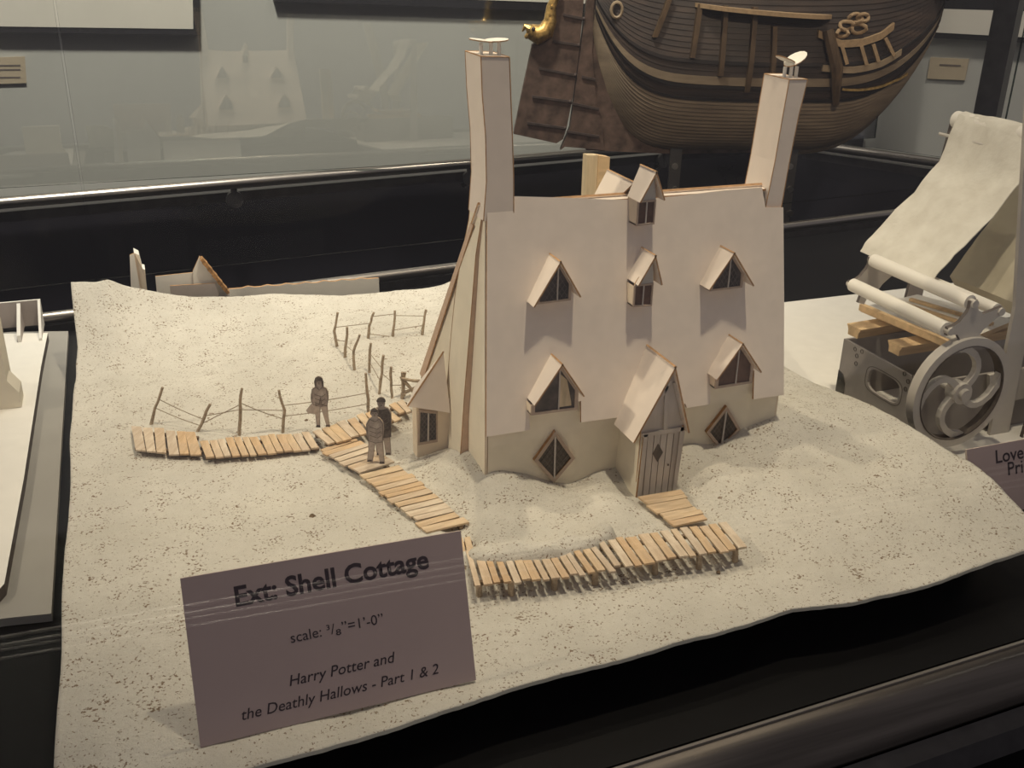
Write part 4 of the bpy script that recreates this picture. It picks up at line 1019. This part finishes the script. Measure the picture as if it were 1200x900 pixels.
# ------------------------------------------------------------------ card models behind and at left
ym = 1.205; B_ = lambda u, v, o=0: ony(u, v, ym+o)
zf = TZ+.0005
gb = thing('card_gable', (B_(158, 340).x, ym, zf), 'narrow pointed card gable standing beyond the back left corner of the sand', 'model')
def down(pts): return pts
a = [B_(146, 338), B_(152, 299), B_(157, 297), B_(172, 338)]
MB().slab([Vector((a[0].x, ym, zf)), a[1], a[2], Vector((a[2].x+.004, ym, zf))], (0, .003, 0)).build('gable_sheet', ['card_white', 'card_edge'], gb)
MB().slab([a[2]+Vector((0, .003, 0)), B_(163, 300)+Vector((0, .003, 0)), B_(167, 315), B_(170, 316), B_(171, 327), Vector((B_(170, 338).x, ym, zf)), Vector((B_(158, 338).x, ym, zf))], (0, .02, 0)).build('gable_side', ['card_warm', 'card_white'], gb)
gh = thing('card_house', (B_(230, 340).x, ym, zf), 'open card house with brown stepped roof edge behind the sand', 'model')
MB().slab([Vector((B_(182, 345).x, ym, zf)), Vector((B_(240, 345).x, ym, zf)), B_(240, 318), B_(182, 324)], (0, .002, 0)).build('side_wall', ['card_white', 'card_edge'], gh)
MB().slab([Vector((B_(224, 345).x, ym-.004, zf)), Vector((B_(262, 345).x, ym-.004, zf)), B_(266, 341, -.004), B_(234, 300, -.004), B_(226, 318, -.004)], (0, .003, 0)).build('gable_sheet', ['card_white', 'card_edge'], gh)
MB().slab([Vector((B_(199, 350).x, ym-.012, zf)), Vector((B_(264, 350).x, ym-.012, zf)), B_(253, 332, -.012), B_(199, 335, -.012)], (0, .002, 0)).build('inner_wall', ['press_print' if False else 'card_print', 'tile_brown'], gh)
for k in range(11):
    f_ = k/10; c_ = B_(237+29*f_, 304+37*f_, -.009)
    MB().box(c_, (.0042, .012, .0036+.001*(k % 2)), (Vector((math.cos(.9), 0, -math.sin(.9))), Vector((0, 1, 0)), Vector((math.sin(.9), 0, math.cos(.9))))).build('roof_tile', 'tile_brown', gh)
rs = thing('card_roof', (B_(360, 340).x, ym, zf), 'long low card roof strip with serrated ridge behind the sand', 'model')
pts = []
top0, top1 = B_(268, 339, .02), B_(444, 326, .02)
pts = [Vector((top1.x, ym+.02, zf)), Vector((top0.x, ym+.02, zf)), top0]
for k in range(1, 24):
    f_ = k/24; q_ = top0.lerp(top1, f_); d_ = .0018 if k % 3 == 0 else 0; pts.append(q_+Vector((0, 0, d_))); 
pts.append(top1)
MB().slab(pts, (0, .004, 0)).build('roof_sheet', ['card_white', 'card_edge'], rs)
MB().slab([Vector((top0.x, ym+.025, zf)), Vector((top1.x, ym+.025, zf)), Vector((top1.x, ym+.06, zf)), Vector((top0.x, ym+.06, zf))], (0, 0, .003)).build('roof_base', ['card_white', 'card_edge'], rs)
# left neighbour
gbz = TZ+.007
gq = [onz(80, 388, gbz), onz(60, 719, gbz), onz(10, 724, gbz), onz(-260, 760, gbz), onz(-240, 392, gbz)]
tag(MB().slab(gq, (0, 0, -.0068), 0).build('base_board', 'board_grey'), 'grey base board between the white card model and the sand', 'board')
lz = gbz+.010
lm_ = thing('card_building', onz(-40, 480, gbz), 'white card building model on a thick white base, cut off at left edge', 'model')
lq = [onz(56, 390, lz), onz(48, 430, lz), onz(28, 560, lz), onz(5, 684, lz), onz(-4, 694, lz), onz(-300, 740, lz), onz(-240, 395, lz)]
MB().slab(lq, (0, 0, -.0098)).build('model_base', ['card_white', 'press_line'], lm_)
yb_ = onz(20, 400, lz).y
Lb = lambda u, v, o=0: ony(u, v, yb_+o)
bx = [Lb(-120, 355, .05), Lb(46, 350, .05)]
rx = Lb(50, 398).x; ztop = Lb(48, 351, .05).z
MB().slab([(rx-.30, yb_+.05, lz), (rx, yb_+.05, lz), (rx, yb_+.05, ztop), (rx-.30, yb_+.05, ztop)], (0, .003, 0)).build('back_wall', ['card_print', 'card_white'], lm_)
MB().slab([(rx, yb_-.006, lz), (rx, yb_+.0495, lz), (rx, yb_+.0495, ztop), (rx, yb_-.006, lz+.003)], (-.003, 0, 0)).build('end_wall', ['card_white', 'card_white'], lm_)
MB().slab([(rx-.022, yb_-.004, lz), (rx-.022, yb_+.0495, lz), (rx-.022, yb_+.0495, ztop-.002), (rx-.022, yb_-.004, lz+.008)], (-.004, 0, 0)).build('partition', ['card_print', 'card_white'], lm_)
tw = onz(18, 478, lz); twt = ony(8, 396, tw.y)
MB().box((tw.x-.045, tw.y+.02, (lz+twt.z)/2+.004), (.084, .04, twt.z-lz+.008)).build('tower_block', 'card_wall', lm_)
MB().slab([(tw.x-.003, tw.y-.0005, lz+.0003), (tw.x+.006, tw.y-.0005, lz+.0003), (tw.x+.006, tw.y-.0005, lz+.016), (tw.x-.003, tw.y-.0005, lz+.030)], (0, .03, 0)).build('buttress', 'card_wall', lm_)
# timber post behind the ridge
tpq = ony(701, 234, 1.12)
tp_ = thing('timber_post', (tpq.x, 1.12, zt(tpq.x, 1.12)), 'pale two-tone timber strip standing upright behind the cottage ridge', 'post')
e0, e1, e2 = ony(688, 182, 1.12), ony(701, 182, 1.12), ony(714, 184, 1.12)
zb_ = min(zt(tpq.x, 1.12), .03)
MB().slab([Vector((e0.x, 1.12, zb_)), Vector((e1.x, 1.12, zb_)), e1, e0], (0, .012, 0), 0).build('strip', 'balsa_post', tp_)
MB().slab([Vector((e1.x+.0003, 1.118, zb_)), Vector((e2.x, 1.118, zb_)), e2+Vector((0, -.002, 0)), e1+Vector((.0003, -.002, 0))], (0, .012, 0), 0).build('strip', 'balsa', tp_)
# ------------------------------------------------------------------ ship
sA = ony(690, 100, 1.80); sB = ony(1085, 100, 1.62)
SD = Vector((sB.x-sA.x, sB.y-sA.y, 0)); LEN = SD.length; SD.normalize(); SNn = Vector((SD.y, -SD.x, 0))   # SNn points to the viewer's side
SO = Vector((sA.x, sA.y, 0))
SH = thing('sailing_ship_model', SO+SD*LEN*.5+Vector((0, 0, TZ)), 'large dark wooden sailing ship model with rudder, hanging above behind the cottage', 'model')
def onship(u, v, off=0): return onp(u, v, SO+SNn*off, SNn)
def sl(u, v, off=0): q_ = onship(u, v, off)-SO; return q_.dot(SD)/LEN, q_.z
zk = sl(830, 182, .06)[1]
BEAM = .115
def kz(s):      # lowest line of the round hull
    zs = sl(688, 40)[1]; 
    if s < .30: f_ = (1-s/.30); return zk+(zs-zk)*f_**3.6
    if s > .62: f_ = (s-.62)/.38; return zk+.235*f_**2.7
    return zk
def hz_(s): return .335+.02*(s-.5)**2*4
def half(s):
    if s < .45: return BEAM*(.20+.80*math.sin(min(1, s/.45)*math.pi/2)**.8)
    if s > .66: f_ = (s-.66)/.34; return BEAM*math.sqrt(max(0.0, 1-f_**2.3))
    return BEAM
NT_, NS = 46, 56
def hullpt(s, t, side, off=0):
    b = half(s); k = kz(s); h = hz_(s)
    w = math.sin(min(1, t/.62)*math.pi/2)**(.62 if s > .3 else .62+.5*(1-s/.3))
    if t > .62: w *= 1-.16*((t-.62)/.38)**1.3
    zz = k+(h-k)*(t**1.35*.55+t*.45)
    return SO+SD*(s*LEN)+SNn*(side*(b*w+off))+Vector((0, 0, zz))
def hull_side(side, t0, t1, n_, name, mat, step=.0012):
    rings = []
    for i in range(NS+1):
        s = .002+.996*i/NS; rg = []
        for j in range(n_):
            ta_, tb_ = t0+(t1-t0)*j/n_, t0+(t1-t0)*(j+1)/n_
            rg.append(hullpt(s, ta_, side, step)); rg.append(hullpt(s, tb_-.0015, side, 0))
        rings.append(rg)
    return MB().loft(rings, False, False).build(name, mat, SH, False)
for side in (1, -1):
    hull_side(side, 0.0, .40, 16, 'hull_lower_planking', 'hull_lower', .0024)
    hull_side(side, .40, 1.0, 22, 'hull_upper_planking', 'hull_upper')
    for t_, w_ in ((.40, .010), (.47, .010), (.60, .011)):
        rings = []
        for i in range(NS+1):
            s = .004+.99*i/NS
            a, b = hullpt(s, t_, side, .0045), hullpt(s, t_+w_*1.6, side, .0045)
            rings.append([a, b, hullpt(s, t_+w_*1.6, side, -.001), hullpt(s, t_, side, -.001)])
        MB().loft(rings).build('wale', 'hull_wale', SH)
    rings = []
    for i in range(NS+1):
        s = .004+.99*i/NS
        rings.append([hullpt(s, .49, side, .003), hullpt(s, .535, side, .003), hullpt(s, .535, side, -.001), hullpt(s, .49, side, -.001)])
    MB().loft(rings).build('painted_band', 'hull_tan' if False else 'hull_lower', SH)
# deadwood and keel
kp = [SO+SD*(s*LEN)+Vector((0, 0, kz(s)+.004)) for s in [i/24*.62 for i in range(25)]]
zkb = sl(720, 178)[1]
poly = kp+[SO+SD*(.62*LEN)+Vector((0, 0, zk-.004)), SO+SD*(.25*LEN)+Vector((0, 0, zkb-.002)), SO+SD*(.0)+Vector((0, 0, zkb+.004))]
MB().slab([q_+SNn*.006 for q_ in poly], -SNn*.012, 0).build('keel', 'ship_plate', SH)
kb = [SO+SD*(s*LEN)+Vector((0, 0, kz(s))) for s in [.55+i/20*.45 for i in range(21)]]
MB().tube([q_+Vector((0, 0, -.003)) for q_ in kb], .006, 8).build('stem_post', 'hull_tan', SH, True)
# stern post plate and rudder with strap hinges
def RP(u, v, off=.0): return onship(u, v, off)
stp = MB().slab([RP(u, v, .009) for u, v in [(688, 0), (697, 0), (694, 60), (698, 110), (706, 150), (708, 176), (662, 172), (657, 176), (668, 150), (676, 90), (684, 30)]], -SNn*.018, 0).build('stern_post', 'ship_plate', SH)
rud = MB().slab([RP(u, v, .008) for u, v in [(646, 0), (684, 0), (679, 60), (672, 110), (664, 150), (660, 163), (652, 168), (602, 157), (612, 108), (624, 52), (640, 44), (648, 20)]], -SNn*.016, 0).build('rudder', 'ship_plate', SH)
for (u0, v0), (u1, v1) in [((660, 17), (684, 22)), ((648, 48), (678, 53)), ((632, 80), (674, 88)), ((624, 113), (668, 119)), ((618, 144), (662, 150))]:
    MB().bar(RP(u0, v0, .0095), RP(u1, v1, .0095), .004, .004).ball(RP(u1, v1, .0095), .0035, 8).build('hinge_strap', 'hinge_iron', rud)
for (u0, v0), (u1, v1) in [((682, 90), (698, 93)), ((670, 121), (702, 128)), ((664, 154), (702, 160))]:
    MB().bar(RP(u0, v0, .0105), RP(u1, v1, .0105), .004, .004).build('hinge_strap', 'hinge_iron', stp)
# gilded fish ornament on the rudder head
go = [RP(u, v, .014) for u, v in [(655, -12), (646, 8), (645, 24), (640, 36), (630, 41), (620, 36)]]
gil = MB().tube(go, [.006, .009, .012, .016, .018, .013], 10).build('gilded_ornament', 'gilt', rud, True)
m = MB().tube([RP(620, 34, .014), RP(615, 31, .014), RP(612, 37, .014)], [.009, .005, .0015], 8).tube([RP(622, 40, .014), RP(615, 44, .014)], [.009, .003], 8); m.build('snout', 'gilt', gil, True)
MB().ball(RP(625, 34, .031), .004, 8).build('eye', 'hinge_iron', gil, True)
m = MB()
for k in range(4): q_ = go[1].lerp(go[3], k/3)+SNn*.008; m.ball(q_, .004, 6)
m.build('scale_ridge', 'gilt', gil, True)
# hull fittings on the viewer's side
def hs(s, t, off=0): return hullpt(s, t, 1, off)
def px_hull(u, v):      # nearest hull point on the ray of the viewer's side
    best = None; w = Vector(ray(u, v)).normalized(); c0_ = Vector(CP)
    for i in range(90):
        for j in range(60):
            q_ = hs(i/89*.99, j/59); d = (q_-c0_); e = (d-w*d.dot(w)).length
            if best is None or e < best[0]: best = (e, i/89*.99, j/59)
    return best[1], best[2]
for (u0, v0), (u1, v1) in [((785, -4), (768, 44)), ((820, 6), (810, 66)), ((849, 8), (844, 90)), ((884, 10), (874, 106)), ((908, 30), (900, 112))]:
    s0_, t0_ = px_hull(u0, v0); s1_, t1_ = px_hull(u1, v1); rings = []
    for k in range(9):
        f_ = k/8; s = s0_+(s1_-s0_)*f_; t_ = t0_+(t1_-t0_)*f_; d = .0042; th_ = .010*(1-.25*f_)+.003
        rings.append([hs(s, t_, -.001)-SD*d, hs(s, t_, th_)-SD*d, hs(s, t_, th_)+SD*d, hs(s, t_, -.001)+SD*d])
    MB().loft(rings).build('skid', 'ship_skid', SH)
# channel plank
s0_, t0_ = px_hull(815, 10); s1_, t1_ = px_hull(975, 22); rings = []
for k in range(13):
    f_ = k/12; s = s0_+(s1_-s0_)*f_; t_ = t0_+(t1_-t0_)*f_; w = .036*min(1, (k+.4)*1.2/2, (12.4-k)*1.2/2)
    a = hs(s, t_, -.002); b = a+SNn*w; rings.append([a, b, b+Vector((0, 0, .007)), a+Vector((0, 0, .007))])
MB().loft(rings).build('channel_plank', 'ship_rail', SH)
# bow: rails, stanchions, mouldings
def hband(pts, w, h, name, mat, off=.003):
    ST = [px_hull(*p_) for p_ in pts]; P = []
    for k in range(len(ST)-1):
        for j in range(4): f_ = j/4; P.append((ST[k][0]+(ST[k+1][0]-ST[k][0])*f_, ST[k][1]+(ST[k+1][1]-ST[k][1])*f_))
    P.append(ST[-1]); rings = []
    for s, t_ in P:
        a = hs(s, t_, off+w); c_ = hs(s, t_, -.002); rings.append([c_-Vector((0, 0, h/2)), a-Vector((0, 0, h/2)), a+Vector((0, 0, h/2)), c_+Vector((0, 0, h/2))])
    return MB().loft(rings).build(name, mat, SH)
hband([(958, 40), (985, 50), (1010, 50), (1030, 42), (1044, 32)], .006, .012, 'bow_rail', 'ship_rail')
hband([(962, 78), (1000, 82), (1030, 74), (1055, 62)], .005, .011, 'bow_moulding', 'hull_tan')
hband([(985, 104), (1020, 102), (1045, 95), (1062, 87)], .004, .004, 'gilt_moulding', 'gilt')
for (u0, v0), (u1, v1) in [((984, 50), (990, 75)), ((1008, 52), (1013, 74)), ((1022, 50), (1029, 71)), ((1037, 44), (1045, 65))]:
    a, b = px_hull(u0, v0), px_hull(u1, v1)
    MB().bar(hs(*a, .006), hs(*b, .006), .008, .006).build('stanchion', 'ship_rail', SH)
a, b, c_ = px_hull(965, 34), px_hull(977, 78), px_hull(975, 120)
MB().tube([hs(*a, .012), hs(*b, .018), hs(*c_, .010)], [.010, .011, .006], 8).build('skid', 'ship_skid', SH, True)
for k, (u, v, r_) in enumerate([(993, 30, .012), (1004, 34, .013), (985, 38, .010), (1000, 20, .012), (1012, 22, .010)]):
    s, t_ = px_hull(u, v); q_ = hs(s, t_, .004); pts = []
    for j in range(13):
        an = 2*math.pi*j/12+k; pts.append(q_+SD*(math.cos(an)*r_)+Vector((0, 0, math.sin(an)*r_*.6))+SNn*(.004*math.sin(an*2+k)))
    MB().tube(pts, .0035, 7).build('rope_coil', 'ship_rail', SH, True)
MB().loft([[SO+SD*(s*LEN)+SNn*(half(s)*.78*k_)+Vector((0, 0, hz_(s)-.012+.004*j_)) for k_, j_ in ((-1, 0), (1, 0), (1, 1), (-1, 1))] for s in [i/20*.98+.01 for i in range(21)]]).build('deck', 'ship_rail', SH)
q_ = hs(.975, .70, .0); 
MB().tube([hs(.93, .97, .004), hs(.96, .80, .010), hs(.985, .72, .012), hs(.99, .62, .010)], [.012, .013, .010, .006], 8).build('bow_bracket', 'ship_dark', SH, True)
MB().tube([hs(.99, .96, .004)+SD*.008, hs(.99, .84, .004)+SD*.018, hs(.99, .72, .004)+SD*.014], [.006, .009, .005], 8).build('bow_carving', 'ship_skid', SH, True)
an_ = px_hull(722, 12); q_ = hs(*an_, .004)
MB().tube([q_+SD*(.010*math.cos(k*math.pi/6))+Vector((0, 0, .013*math.sin(k*math.pi/6))) for k in range(13)], .003, 6).build('hawse_ring', 'hull_tan', SH, True)
# metal stand plates with bolts
for (u, vt, vb) in [(791, 178, 300), (926, 182, 300)]:
    a = onship(u, vt, 0); w = .022
    MB().slab([a+SD*-w/2*1+SNn*.006+Vector((0, 0, .02)), a+SD*w/2+SNn*.006+Vector((0, 0, .02)), Vector((a.x, a.y, -.5))+SD*w/2+SNn*.006, Vector((a.x, a.y, -.5))-SD*w/2+SNn*.006], SNn*.006, 0).build('stand_plate', 'steel_bracket', SH)
    for v in (195, 222, 250):
        MB().disc(onship(u, v, .013), SNn, .006, .004, 12).build('bolt', 'bolt_steel', SH, True)
tag(MB().box((SO+SD*LEN*.5+Vector((0, 0, -.715))), (LEN*.8, .2, .43), (SD, SNn, Vector((0, 0, 1)))).build('ship_plinth', 'table_black'), 'black plinth carrying the ship stand, lost in the dark behind', 'plinth')
